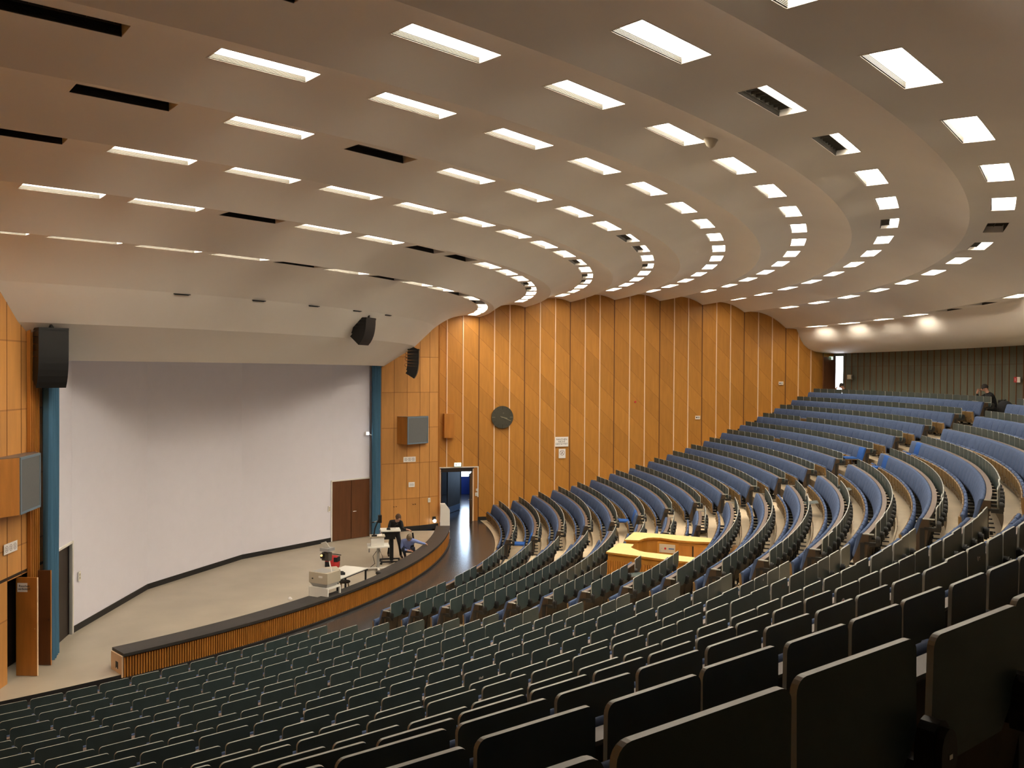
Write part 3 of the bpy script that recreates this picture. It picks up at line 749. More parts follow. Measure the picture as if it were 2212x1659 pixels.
m = MB(); T = pframe(19.3, CA0, 0); m.box(.0, .03, -.26, .28, .06, .49, 'wood trim', T); m.box(.028, .035, -.02, .10, .20, .34, 'black metal', T); m.box(.034, .037, .02, .06, .18, .22, 'paper', T); m.obj('end_panel', t)
# ------------------------------------------------------------------ control desk in the seating
Z1 = 1.90; ZF = .62
back = [(8.41, 24.81), (7.30, 25.21), (7.57, 25.98), (8.21, 27.31), (8.30, 27.60), (8.80, 27.42), (8.69, 27.09), (8.60, 26.60), (8.45, 26.2), (8.26, 25.98), (8.12, 25.80), (8.09, 25.61), (8.13, 25.47), (8.25, 25.33), (8.49, 25.18)]
front = [(9.97, 24.16), (8.84, 24.62), (8.99, 24.97), (9.20, 24.92), (9.35, 24.85), (9.52, 24.87), (9.66, 24.93), (9.82, 25.0), (9.95, 25.10), (10.25, 25.65), (10.55, 26.22), (10.75, 26.75), (11.22, 26.55), (11.04, 25.95), (10.79, 25.42), (10.48, 24.97)]
t = thing('control_desk', 'yellow-topped timber control desk between the seat rows of the middle block', 'desk', Matrix.Translation((9.3, 25.8, ZF)))
def lp(P, z): return [(x-9.3, y-25.8, z-ZF) for x, y in P]
def inset(P, d):
    c = (sum(p[0] for p in P)/len(P), sum(p[1] for p in P)/len(P)); o = []
    n = len(P); ar = sum(P[i][0]*P[(i+1) % n][1]-P[(i+1) % n][0]*P[i][1] for i in range(n)); sg = 1 if ar > 0 else -1
    for i in range(n):
        a, b, c_ = Vector(P[i-1]), Vector(P[i]), Vector(P[(i+1) % n]); e1 = (b-a).normalized(); e2 = (c_-b).normalized()
        n1 = Vector((-e1.y, e1.x))*sg; n2 = Vector((-e2.y, e2.x))*sg; nn = (n1+n2); nn = nn.normalized() if nn.length > .01 else n1
        o.append((b.x+nn.x*d, b.y+nn.y*d))
    return o
for nm, P in (('rear_top', back), ('front_top', front)):
    m = MB(); m.prism(lp(P, Z1-.045), (0, 0, .045), 'console top', edge='console wood'); m.obj(nm, t)
for nm, P in (('rear_cabinet', back), ('front_cabinet', front)):
    m = MB(); m.prism(lp(inset(P, .05), ZF), (0, 0, Z1-.045-ZF), 'console wood'); cb = m.obj(nm, t)
    if nm == 'front_cabinet':
        m = MB()
        for a, b in (((9.97, 24.16), (10.48, 24.97)), ((10.48, 24.97), (10.79, 25.42)), ((10.79, 25.42), (11.04, 25.95)), ((11.04, 25.95), (11.22, 26.55))):
            a = Vector((*a, 0))-Vector((9.3, 25.8, 0)); b = Vector((*b, 0))-Vector((9.3, 25.8, 0)); L_ = (b-a).length; q = 0
            T = frame((a.x, a.y, 0), b-a); s_ = sgn(T, Vector((1, -.6, 0))); x = .03
            while x < L_-.02:
                ys = sorted((-s_*.05, s_*-.02)); m.box(x-.017, x+.017, ys[0], ys[1], .1, Z1-ZF-.20, 'slat wood', T); x += .062
        m.obj('slat_front', cb)
        m = MB()
        for q in range(7): m.box(-.017, .017, -.02, .02, .4, Z1-ZF-.1, 'slat wood', Matrix.Translation((8.9-9.3+.03*q*.9, 24.88-25.8+.06*q*.0+.01*q, 0)))
        m.obj('inner_slats', cb)
# inner face of the rear cabinet: socket panel and two cupboard doors
a, b = Vector((8.22, 25.86, 0)), Vector((8.80, 27.25, 0)); T = frame((a.x-9.3, a.y-25.8, 0), b-a); s_ = sgn(T, Vector((1, -.4, 0)))
def fbox(mb, x0, x1, o0, o1, z0, z1, mt):
    ys = sorted((s_*o0, s_*o1)); mb.box(x0, x1, ys[0], ys[1], z0, z1, mt, T)
m = MB(); fbox(m, -.16, 1.5, -.1, .02, .30, Z1-ZF-.10, 'console wood'); m.obj('inner_face', t)
m = MB(); fbox(m, -.10, .32, .02, .035, .92, 1.14, 'cream'); sp = m.obj('socket_panel', t)
m = MB(); T2 = T @ Matrix.Translation((.06, s_*.05, 1.03)); m.prism([(.028*cos(q*pi/6), 0, .028*sin(q*pi/6)) for q in range(12)], (0, .02, 0), 'red', T2); m.obj('emergency_button', sp)
m = MB(); T2 = T @ Matrix.Translation((-.03, s_*.045, 1.03)); m.prism([(.017*cos(q*pi/6), 0, .017*sin(q*pi/6)) for q in range(12)], (0, .01, 0), 'grey metal', T2); m.obj('key_switch', sp)
for q in range(4):
    m = MB(); T2 = T @ Matrix.Translation((.165+.036*q, s_*.045, 1.03)); m.prism([(.018*cos(p*pi/5), 0, .018*sin(p*pi/5)) for p in range(10)], (0, .012, 0), 'socket blue', T2); m.obj('socket', sp)
for x0 in (.42, .80):
    m = MB(); fbox(m, x0, x0+.34, .02, .045, .72, 1.14, 'slat wood'); m.obj('cupboard_door', t)
m = MB(); fbox(m, .765, .795, .02, .03, .70, 1.14, 'black metal'); m.obj('door_gap', t)
m = MB(); P = [(8.35, 27.62), (8.75, 27.95), (11.15, 26.95), (11.22, 26.6), (11.05, 26.5), (8.60, 27.45)]
m.prism(lp([(8.25, 27.7), (11.15, 26.62), (11.20, 26.72), (8.30, 27.80)], ZF), (0, 0, 1.12), 'console wood'); m.obj('end_panel', t)
# ------------------------------------------------------------------ curtains
def curtain(P, Q, folds, amp, z0, z1, label):
    n = folds*8; m = MB(); d = (Q-P).normalized(); nn = Vector((-d.y, d.x, 0)); rings = []
    for z in [z0+(z1-z0)*i/10 for i in range(11)]:
        fl = 1+.12*(1-(z-z0)/(z1-z0)); row = []
        for i in range(n+1):
            u = i/n; p = P.lerp(Q, u); o = amp*(sin(u*folds*2*pi)+.35*sin(u*folds*4.3*pi+1+.3*z))
            row.append((p.x+nn.x*o*fl, p.y+nn.y*o*fl, z))
        rings.append(row)
    back_ = [[(x-nn.x*.01, y-nn.y*.01, z) for x, y, z in r] for r in rings]
    m.loft(rings, 'curtain', close=False, caps=False); m.loft(back_, 'curtain', close=False, caps=False)
    o = m.obj('stage_curtain'); tag(o, label, 'curtain', 'blue stage curtains beside the screen'); return o
curtain(Vector((-1.15, 16.72, 0)), Vector((-1.62, 16.86, 0)), 5, .07, .16, 7.2, 'tall blue stage curtain hanging right of the screen')
curtain(Vector((12.42, 12.08, 0)), Vector((12.98, 12.20, 0)), 5, .075, .16, 7.2, 'tall blue stage curtain hanging left of the screen')
# ------------------------------------------------------------------ cupboard doors of the left wing, standing open
for hx, wd, lab, sg, mt_ in ((13.725, .43, 'open orange cupboard door leaf with smoking sign, left edge of picture', True, 'orange wood'), (13.09, .36, 'open brown cupboard door leaf beside the left curtain', False, 'door wood')):
    T = frame((hx, 11.97, .13), (.03, 1, 0)); m = MB(); m.box(0, wd, -.014, .014, 0, 1.97, mt_); o = m.obj('cupboard_door', T=T); tag(o, lab, 'cupboard door', 'open cupboard doors in the left timber wing')
    m = MB(); m.box(wd-.004, wd+.006, -.016, .016, 0, 1.97, 'wood trim' if sg else 'orange wood'); m.obj('edge_strip', o)
    m = MB(); m.tube([(wd-.03, -.04, .95), (wd-.03, .04, .95)], .01, 'chrome'); m.obj('knob', o)
    if sg:
        s2 = -1 if (T.to_3x3() @ Vector((0, 1, 0))).x > 0 else 1
        s2 = 1 if (T.to_3x3() @ Vector((0, 1, 0))).x > 0 else -1
        TS = frame((13.725+.02, 12.15, 1.90), (0, 1, 0)) ; sgp = MB(); sgp.box(-.14, .14, -.0, .004, -.09, .09, 'paper')
        so = sgp.obj('no_smoking_sign', T=frame((13.742, 12.14, 1.90), (0, 1, 0)) @ Matrix.Rotation(pi, 4, 'Z') ); tag(so, 'small white Rauchen verboten! sign on the open orange cupboard door', 'sign')
        TT = Matrix(((0, 0, 1, 13.75), (1, 0, 0, 12.14), (0, 1, 0, 1.90), (0, 0, 0, 1)))
        tx = text('Rauchen\nverboten!', .062, TT, 'ink', None); tx.parent = so; tx.matrix_parent_inverse = so.matrix_world.inverted()
# generic helper: lettering on a flat sign, T: x right, y up, z towards viewer
def sign(name, T, w_, h_, label, cat, lines=None, size=.06, pics=0, mt_='paper', group=None):
    m = MB(); m.box(-w_/2, w_/2, -h_/2, h_/2, 0, .006, mt_, None); o = m.obj(name, T=T); tag(o, label, cat, group)
    if lines:
        x = text(lines, size, Matrix.Translation((0, 0, .0065)), 'ink', o)
    for q in range(pics):
        cx = (q-(pics-1)/2)*w_/max(pics, 1)*.92; r = min(h_*.34, w_/max(pics, 1)*.36); m = MB()
        cy = h_*.08 if pics == 1 else 0
        for p in range(24):
            t0, t1 = 2*pi*p/24, 2*pi*(p+1)/24
            m.add([(cx+r*cos(t0), cy+r*sin(t0), .008), (cx+r*cos(t1), cy+r*sin(t1), .008), (cx+r*.86*cos(t1), cy+r*.86*sin(t1), .008), (cx+r*.86*cos(t0), cy+r*.86*sin(t0), .008)], [(3, 2, 1, 0)], 'pictogram')
        m.add([(cx-r*.72, cy+r*.62, .0085), (cx-r*.62, cy+r*.72, .0085), (cx+r*.72, cy-r*.62, .0085), (cx+r*.62, cy-r*.72, .0085)], [(0, 3, 2, 1)], 'pictogram')
        m.add([(cx-r*.4, cy-r*.5, .0088), (cx-r*.1, cy-r*.5, .0088), (cx-r*.1, cy-r*.15, .0088), (cx-r*.4, cy-r*.15, .0088)], [(0, 1, 2, 3)], 'ink')
        m.add([(cx+r*.1, cy+r*.0, .0088), (cx+r*.35, cy+r*.1, .0088), (cx+r*.35, cy+r*.5, .0088), (cx+r*.1, cy+r*.5, .0088)], [(0, 1, 2, 3)], 'pictogram')
        m.obj('pictogram', o)
    return o
def wallsign(s_, z, off=.04):     # frame for things on the right wall
    p = WP + WU*s_ + WN*off; X = WU; Zn = WN; Y = Vector((0, 0, 1))
    return Matrix(((X.x, Y.x, Zn.x, p.x), (X.y, Y.y, Zn.y, p.y), (X.z, Y.z, Zn.z, z), (0, 0, 0, 1)))
def planesign(A_, B_, p, z, out, off=.02):
    d = (B_-A_); d.z = 0; d.normalize(); n_ = Vector((d.y, -d.x, 0))
    if n_.dot(out) < 0: n_ = -n_
    X = Vector((0, 0, 1)).cross(n_); q = Vector((p[0], p[1], 0)) + n_*off
    return Matrix(((X.x, 0, n_.x, q.x), (X.y, 0, n_.y, q.y), (X.z, 1, n_.z, z), (0, 0, 0, 1)))
def rs(p): return hypot(p[0], p[1])+.13
sign('no_smoking_sign', wallsign(rs((-6.565, 24.0)), 3.265, .045), .60, .42, 'cream plaque reading RAUCHEN NICHT GESTATTET on the timber wall', 'sign', 'RAUCHEN\nNICHT\nGESTATTET', .105)
sign('no_smoking_sign', wallsign(rs((-6.57, 24.02)), 2.755, .045), .31, .40, 'white pictogram sign below the RAUCHEN NICHT GESTATTET plaque', 'sign', None, pics=1)
for p, z, lab in (((-8.40, 30.26), 4.25, 'small cream notice on the timber wall above the middle rows'), ((-9.61, 34.39), 5.81, 'small cream notice on the timber wall near the back door')):
    o = sign('wall_notice', wallsign(rs(p), z, .04), .26, .17, lab, 'sign', None, mt_='wood trim'); m = MB(); m.box(-.11, .11, -.065, .065, .006, .008, 'paper'); m.box(-.09, -.02, -.03, .03, .008, .009, 'lamp slat'); m.box(0, .09, .01, .03, .008, .009, 'lamp slat'); m.box(0, .09, -.03, -.01, .008, .009, 'lamp slat'); m.obj('print', o)
m = MB(); m.prism([(.045*cos(q*pi/6), .045*sin(q*pi/6), 0) for q in range(12)], (0, 0, .03), 'red'); o = m.obj('call_point', T=wallsign(rs((-7.53, 27.3)), 4.97)); tag(o, 'tiny dark red disc high on the timber wall', 'button')
OUTR = Vector((1, .1, 0))
sign('pictogram_sign', planesign(W0, W1, (-2.40, 17.92), 2.88, OUTR), .50, .20, 'white board of three prohibition pictograms under the right box loudspeaker', 'sign', None, pics=3)
sign('no_smoking_sign', planesign(W0, W1, (-2.44, 18.0), 1.905, OUTR), .25, .19, 'small white Rauchen verboten! sign on the right timber wing', 'sign', 'Rauchen\nverboten!', .05)
sign('pictogram_sign', planesign(L0, L2, (14.1, 12.05), 2.77, Vector((0, 1, 0))), .52, .20, 'white board of three prohibition pictograms under the left box loudspeaker', 'sign', None, pics=3)
# exit signs
for T, lab in ((wallsign(S0+.72, 2.39, .03), 'glowing green exit sign above the lower side door'), (planesign(pol(38.5, 104.7, 0), pol(38.5, 106, 0), pol(38.35, 105.3, 0), 7.0, -pol(1, 105, 0)), 'glowing green exit sign above the open back door')):
    m = MB(); m.box(-.15, .15, -.08, .08, 0, .06, 'white paint'); o = m.obj('exit_sign', T=T); tag(o, lab, 'exit sign', 'illuminated green exit signs')
    m = MB(); m.box(-.14, .14, -.07, .07, .06, .064, 'exit face'); f_ = m.obj('sign_face', o)
    m = MB(); m.box(-.10, -.04, -.05, .05, .064, .066, 'white paint'); m.prism([(.0, -.03, .064), (.07, .0, .064), (.0, .03, .064)], (0, 0, .002), 'white paint'); m.obj('arrow_symbol', o)
# clock
t = thing('wall_clock', 'large round dark olive clock on the timber wall', 'clock', wallsign(rs((-5.81, 21.43)), 4.35, .05))
def disc(r, z0, z1, mt_, n=48):
    m = MB(); m.prism([(r*cos(2*pi*q/n), r*sin(2*pi*q/n), z0) for q in range(n)], (0, 0, z1-z0), mt_); return m
disc(.475, 0, .05, 'clock face').obj('dial', t)
m = MB()
for q in range(12):
    a = 2*pi*q/12; T = Matrix.Rotation(a, 4, 'Z'); l = .11 if q % 3 else .13; m.box(-.006 if q % 3 else -.009, .006 if q % 3 else .009, .455-l, .455, .05, .054, 'clock mark' if q in (3, 9) else 'dark wood', T)
m.obj('hour_marks', t)
m = MB(); m.box(-.012, .012, -.10, .40, .058, .064, 'clock mark', Matrix.Rotation(-rad(113), 4, 'Z')); m.prism([(.025*cos(q*pi/6), .025*sin(q*pi/6), .05) for q in range(12)], (0, 0, .02), 'clock mark'); m.obj('minute_hand', t)
m = MB(); m.box(-.018, .018, -.06, .22, .052, .057, 'clock mark', Matrix.Rotation(-rad(104), 4, 'Z')); m.obj('hour_hand', t)
m = MB()
for q in range(12):
    t0, t1 = 2*pi*q/12, 2*pi*(q+1)/12; m.add([(.03*cos(t0)+.04, .03*sin(t0)+.17, .0505), (.03*cos(t1)+.04, .03*sin(t1)+.17, .0505), (.024*cos(t1)+.04, .024*sin(t1)+.17, .0505), (.024*cos(t0)+.04, .024*sin(t0)+.17, .0505)], [(3, 2, 1, 0)], 'clock mark')
m.obj('emblem', t)
# switches, sockets, cables by the side door
for T, w_, h_, lab, cat in ((planesign(SW[4], SW[5], (-.09, 15.31), 1.32, Vector((.6, 1, 0))), .10, .20, 'white wall switch left of the brown double door', 'switch'), (planesign(SW[2], SW[3], (10.62, 11.66), 1.39, Vector((0, 1, 0))), .09, .22, 'white wall switch on the left end of the screen wall', 'switch'),
        (planesign(W1, W2, (-2.86, 18.63), 1.25, OUTR), .11, .17, 'cream socket on the right timber wing', 'socket'), (wallsign(S1+.02-.06, 1.30, .03), .07, .10, 'cream light switch beside the lower side door', 'switch'), (wallsign(S1-.06, 1.12, .03), .10, .14, 'cream double switch beside the lower side door, lower one', 'switch')):
    m = MB(); m.box(-w_/2, w_/2, -h_/2, h_/2, -.005, .02, 'white laminate'); o = m.obj('wall_switch' if cat == 'switch' else 'wall_socket', T=T); tag(o, lab, cat)
    m = MB(); m.box(-w_/4, w_/4, h_*.05, h_*.3, .02, .026, 'cream'); m.box(-w_/4, w_/4, -h_*.3, -h_*.05, .02, .026, 'cream'); m.obj('rocker', o)
m = MB(); T = planesign(SW[5], SW[6], (-1.19, 16.44), 3.96, Vector((.8, 1, 0))); m.box(-.06, .08, -.06, .06, 0, .10, 'white paint', None); m.ball((0, 0, .13), .05, 'small lamp'); m.tube([(.08, -.02, .05), (.2, -.08, .12)], .02, 'grey metal'); o = m.obj('security_camera', T=T); tag(o, 'small white camera on the wall right of the screen', 'camera')
t = thing('wall_spotlight', 'tiny bright round lamp low on the right timber wing', 'lamp', planesign(W1, W2, (-2.93, 18.78), .46, OUTR))
m = MB(); m.tube([(0, .0, .0), (0, .0, .08)], .02, 'black metal'); m.box(-.06, .06, .02, .14, .05, .12, 'black metal'); m.obj('bracket', t)
m = MB(); m.ball((0, -.02, .12), .07, 'small lamp'); m.obj('bulb', t)
# small kit on the back wall
m = MB(); m.box(-.14, .14, -.10, .10, 0, .08, 'cream'); m.box(.15, .21, -.08, .08, 0, .06, 'lamp slat'); o = m.obj('emergency_light', T=planesign(pol(38.5, 103, 0), pol(38.5, 104, 0), pol(38.5, 103.5, 0), 6.12, -pol(1, 103.5, 0))); tag(o, 'small cream box light on the dark back wall near the open door', 'lamp')
t = thing('notice_plate', 'red and white plates at the far right of the dark back wall', 'sign', planesign(pol(38.5, 86, 0), pol(38.5, 87, 0), pol(38.52, 86.2, 0), 6.10, -pol(1, 86, 0)))
m = MB(); m.box(-.22, -.04, -.09, .09, 0, .02, 'red'); m.box(-.14, -.12, -.05, .05, .02, .024, 'paper'); m.obj('red_plate', t); m = MB(); m.box(-.02, .16, -.09, .09, 0, .02, 'paper'); m.obj('white_plate', t)
# ------------------------------------------------------------------ box loudspeakers on the wings
def box_speaker(F0, F1, B1, B0, z0, z1, label):
    t = thing('wall_loudspeaker', label, 'loudspeaker', Matrix.Translation((F0.x, F0.y, z0)), 'box loudspeakers on the timber wings')
    o_ = Vector((F0.x, F0.y, z0)); P = [F0, F1, B1, B0]; m = MB()
    m.prism([(p.x-o_.x, p.y-o_.y, 0) for p in P], (0, 0, z1-z0), 'orange wood'); m.obj('cabinet', t)
    m = MB(); m.prism([(p.x-o_.x, p.y-o_.y, z1-z0) for p in P], (0, 0, .012), 'ledge'); m.obj('top_panel', t)
    d = (F1-F0); L_ = d.length; T = frame((0, 0, 0), d); s_ = sgn(T, CAM-F0)
    def bb(x0, x1, zz0, zz1, o0, o1, mt_, nm):
        m = MB(); ys = sorted((s_*o0, s_*o1)); m.box(x0, x1, ys[0], ys[1], zz0, zz1, mt_, T); return m.obj(nm, t)
    bb(.045, L_-.045, .045, z1-z0-.045, .002, .014, 'grille grey', 'grille')
    m = MB(); ys = sorted((s_*.0, s_*.024)); H = z1-z0
    for x0, x1, a_, b_ in ((0, L_, 0, .045), (0, L_, H-.045, H), (0, .045, .045, H-.045), (L_-.045, L_, .045, H-.045)): m.box(x0, x1, ys[0], ys[1], a_, b_, 'blue grey frame', T)
    m.obj('front_frame', t)
V2 = lambda x, y: Vector((x, y, 0))
box_speaker(V2(-1.88, 17.90), V2(-2.72, 18.60), V2(-2.80, 18.48), V2(-2.19, 17.44), 3.49, 4.53, 'orange box loudspeaker with grey grille on the right wing')
box_speaker(V2(13.38, 12.25), V2(14.40, 12.42), V2(15.05, 12.12), V2(13.2, 11.99), 3.46, 4.56, 'orange box loudspeaker with grey grille on the left wing')
o = None
m = MB(); m.prism([(0, 0, 0), (.42, 0, 0), (.42, .0, 1.0), (.0, 0, 1.0)], (0, .22, 0), 'slat wood'); o = m.obj('wall_loudspeaker', T=frame((WP+WU*(19.75)).to_tuple(), WU)); o.location = (WP+WU*19.80+WN*.26); o.location.z = 3.52; tag(o, 'narrow orange wooden box on the side wall above the side door', 'loudspeaker')
o.rotation_euler = (0, 0, atan2(WU.y, WU.x))
# ------------------------------------------------------------------ hanging line arrays
def line_array(r, a, ztop, nb, label, hb=.128, tilt=(0, 1, 3, 5, 8, 11, 15, 20, 26, 32, 38), yoke=.16, loops=True):
    t = thing('line_array_loudspeaker', label, 'loudspeaker', pframe(r, a, ztop), 'black line arrays hanging from the hood')
    m = MB()
    if yoke > .1:
        m.box(-.03, .03, -.20, .20, -.03, 0, 'black metal'); m.box(-.03, .03, -.16, -.12, -yoke, 0, 'black metal'); m.box(-.03, .03, .12, .16, -yoke, 0, 'black metal'); m.tube([(0, 0, .18), (0, 0, -.02)], .03, 'black metal')
    else: m.prism([(-.02, -.16, -yoke), (-.02, .16, -yoke), (-.02, 0, .03)], (.04, 0, 0), 'black metal')
    m.box(-.28, .28, -.20, .22, -yoke-.05, -yoke, 'black metal'); m.obj('rigging_frame', t)
    y, z = .21, -yoke-.05
    for q in range(nb):
        th = rad(tilt[min(q, len(tilt)-1)]); d = (sin(th)*-1, -cos(th)); n_ = (-cos(th), sin(th))   # down along the front, depth direction
        f0 = (y, z); f1 = (y+d[0]*hb, z+d[1]*hb); D = .40 if q < nb-2 else .36
        nx = (cos(th), -sin(th))
        b0 = (f0[0]-nx[0]*D, f0[1]-nx[1]*D); b1 = (f1[0]-nx[0]*D, f1[1]-nx[1]*D)
        b0 = (b0[0]+d[0]*.03, b0[1]+d[1]*.03)
        m = MB(); m.prism([(-.28, *f0), (-.28, *f1), (-.28, *b1), (-.28, *b0)], (.56, 0, 0), 'black metal'); cb = m.obj('cabinet', t)
        if loops and q in (0, 1, 2, 4):
            m = MB(); c0 = b0; m.tube([(.05, c0[0], c0[1]-.02), (.05, c0[0]-.08, c0[1]-.01), (.05, c0[0]-.11, c0[1]-.07), (.05, c0[0]-.07, c0[1]-.13), (.05, c0[0]+.02, c0[1]-.13)], .008, 'lamp metal', n=6); m.obj('cable', cb)
        y, z = f1
line_array(18.75, 70.3, 7.93, 7, 'black line array hanging above the middle of the hood', .112, (2, 5, 9, 15, 23, 32, 42))
line_array(18.25, 93.0, 7.13, 9, 'black line array hanging in front of the right timber wing', .118, (0, 0, 2, 3, 5, 8, 14, 22, 32), yoke=.05)
line_array(18.20, 43.1, 7.15, 9, 'black line array hanging before the left edge of the screen', .134, (0, 0, 1, 2, 4, 8, 14, 22, 32), yoke=.05)
# ------------------------------------------------------------------ furniture and equipment on the stage (floor at z = 0.12)
SZ = .122
def rot(x, y, a, z=SZ): return Matrix.Translation((x, y, z)) @ Matrix.Rotation(rad(a), 4, 'Z')
t = thing('table', 'white rectangular table with thin dark legs on the stage', 'table', rot(7.72, 17.30, -21))
m = MB(); m.box(-.75, .75, -.36, .36, .70, .725, 'white laminate'); m.obj('tabletop', t)
m = MB(); m.box(-.73, .73, -.34, .34, .665, .70, 'black metal'); m.obj('under_frame', t)
for x in (-.71, .71):
    for y in (-.32, .32): m = MB(); m.box(x-.02, x+.02, y-.02, y+.02, 0, .68, 'black metal'); m.obj('leg', t)
m = MB(); m.box(-.22, .22, -.19, .19, 0, .07, 'cream'); m.box(-.225, .225, -.195, .195, .07, .10, 'cream'); o = m.obj('equipment_case', T=rot(7.72, 17.02, 25, SZ+.726)); tag(o, 'flat cream equipment case on the white stage table', 'case')
m = MB(); m.prism([(-.10, -.05, 0), (.10, -.05, 0), (.12, .05, 0), (.04, .08, 0), (-.08, .06, 0)], (0, 0, .05), 'black cloth'); m.prism([(-.10, -.02, .05), (.02, -.03, .05), (.0, .05, .05)], (0, 0, .025), 'black cloth'); o = m.obj('pouch', T=rot(7.95, 17.35, 30, SZ+.726)); tag(o, 'small black pouch on the white stage table', 'pouch')
# overhead projector on a low trolley
AU = deg(atan2(.55, .29))
t = thing('trolley', 'low white trolley under the overhead projector near the counter', 'trolley', rot(8.80, 17.08, AU))
m = MB(); m.box(-.31, .31, -.26, .26, .60, .635, 'white laminate'); m.obj('top', t)
m = MB(); m.box(-.29, .29, -.24, .24, .16, .18, 'white laminate'); m.obj('shelf', t)
m = MB(); m.box(-.28, .30, -.255, -.24, .18, .60, 'white laminate'); m.obj('side_panel', t)
for x in (-.29, .29):
    for y in (-.24, .24):
        m = MB(); m.box(x-.02, x+.02, y-.02, y+.02, .05, .60, 'white paint'); lg = m.obj('leg', t); m = MB(); m.ball((x, y, .025), .027, 'black rubber'); m.obj('castor', lg)
m = MB(); m.box(-.10, .10, -.07, .07, 0, .20, 'black cloth'); m.box(.10, .14, -.06, .06, .02, .19, 'yellow'); o = m.obj('bag', T=rot(8.62, 17.02, AU, SZ+.182)); tag(o, 'black bag with a yellow side on the projector trolley shelf', 'bag')
t = thing('overhead_projector', 'beige overhead projector with raised arm and mirror head on trolley', 'projector', rot(8.80, 17.08, AU, SZ+.637))
m = MB(); m.loft([[(-.22, -.19, 0), (.22, -.19, 0), (.22, .19, 0), (-.22, .19, 0)], [(-.29, -.25, .10), (.29, -.25, .10), (.29, .25, .10), (-.29, .25, .10)]], 'grey metal', smooth=False); m.obj('base', t)
m = MB(); m.box(-.30, .30, -.26, .26, .10, .375, 'cream'); hb_ = m.obj('housing', t)
m = MB(); m.box(-.25, .2, -.20, .20, .372, .379, 'grey metal'); m.obj('glass_plate', hb_)
m = MB(); m.box(.02, .14, -.268, -.258, .25, .30, 'white laminate'); m.box(-.20, -.16, -.268, -.258, .20, .23, 'black metal'); m.obj('latch', hb_)
m = MB(); m.tube([(.27, -.05, .36), (.12, -.03, .80)], .017, 'white paint'); m.obj('arm', t)
m = MB(); m.box(-.02, .20, -.10, .04, .66, .86, 'lamp slat'); m.box(-.02, .08, -.16, -.05, .72, .84, 'black metal'); m.ball((.03, -.17, .80), .03, 'orange glow'); hd = m.obj('lens_head', t)
m = MB(); m.box(-.05, .22, -.14, .12, .90, .98, 'grey metal'); m.tube([(.1, 0, .84), (.1, 0, .92)], .025, 'black metal'); m.obj('mirror_housing', hd)
m = MB(); m.box(-.10, .10, -.006, .006, 0, .17, 'white laminate', Matrix.Translation((.08, -.02, .98)) @ Matrix.Rotation(rad(25), 4, 'X') @ Matrix.Rotation(rad(-20), 4, 'Y')); m.obj('mirror', hd)
# stool
t = thing('stool', 'small wooden stool between the white table and the counter', 'stool', rot(7.60, 17.36, 15))
m = MB(); m.prism([(.17*cos(q*pi/8), .15*sin(q*pi/8), .43) for q in range(16)], (0, 0, .03), 'back wood'); m.obj('seat', t)
for x in (-1, 1):
    for y in (-1, 1): m = MB(); m.tube([(x*.11, y*.09, .43), (x*.18, y*.15, 0)], .012, 'seat wood'); m.obj('leg', t)
# bag
t = thing('shoulder_bag', 'red and black shoulder bag standing on the stage floor behind table', 'bag', rot(3.95, 16.28, 80))
m = MB(); m.loft([[(x*sx_*1.0, y*sx_, z) for x, y in ((-.20, -.11), (.20, -.11), (.20, .11), (-.20, .11))] for z, sx_ in ((0, .9), (.06, 1), (.25, 1), (.34, .85), (.38, .5))], 'red'); m.obj('body', t)
m = MB(); m.box(-.205, -.03, -.115, .115, .03, .20, 'black cloth'); m.box(.08, .205, -.115, .115, .20, .34, 'black cloth'); m.obj('pocket', t)
m = MB(); m.tube([(-.12, 0, .34), (-.05, 0, .43), (.10, 0, .42), (.28, .0, .40)], .014, 'black cloth'); m.obj('strap', t)
m = MB(); m.loft([[(x*s__, y*s__, z) for x, y in ((-.09, -.05), (.02, -.06), (.10, 0), (.03, .06), (-.07, .05))] for z, s__ in ((0, 1), (.02, .95), (.05, .4))], 'paper'); o = m.obj('crumpled_cloth', T=rot(7.73, 15.92, 20)); tag(o, 'small crumpled white cloth lying on the bare stage floor', 'cloth')
m = MB(); m.tube([(0, 0, .008), (.3, .35, .008), (.7, .5, .008), (1.2, .9, .008)], .006, 'black rubber', n=6); o = m.obj('floor_cable', T=rot(9.2, 15.6, 10)); tag(o, 'thin cable curling over the stage floor by the counter', 'cable')
m = MB(); m.box(-.05, .05, -.03, .03, 0, .035, 'black metal'); o = m.obj('cable_plug', T=rot(9.95, 15.2, 10)); tag(o, 'small dark plug on the stage floor close to the counter', 'plug')
# visualizer stand
t = thing('equipment_stand', 'white column stand with tilted shelf and wheeled base on stage', 'stand', rot(4.25, 17.75, -78))
m = MB(); m.box(-.33, .33, -.30, .30, .74, .78, 'white laminate'); m.box(-.34, -.30, -.28, -.22, .66, .74, 'black metal'); m.box(.24, .28, -.31, -.27, .50, .74, 'grey metal'); m.obj('shelf', t)
m = MB(); m.tube([(0, 0, .08), (0, 0, .76)], .045, 'grey metal', n=12); m.obj('column', t)
m = MB(); m.box(-.36, .36, -.03, .03, .05, .09, 'white paint'); m.box(-.03, .03, -.34, .34, .05, .09, 'white paint'); bs = m.obj('base', t)
for x, y in ((-.34, 0), (.34, 0), (0, -.32), (0, .32)): m = MB(); m.ball((x, y, .035), .04, 'black rubber'); m.obj('castor', bs)
m = MB(); m.tube([(.05, .05, .6), (.16, .06, .45), (.10, .0, .2), (.3, -.1, .02), (.5, -.2, .012)], .009, 'black rubber', n=6); m.tube([(-.05, 0, .6), (-.14, 0, .4), (-.10, .02, .2)], .009, 'black rubber', n=6); m.obj('cable', t)
t = thing('document_camera', 'white document camera with black gooseneck arm on the column stand', 'document camera', rot(4.30, 17.73, -78, SZ+.783))
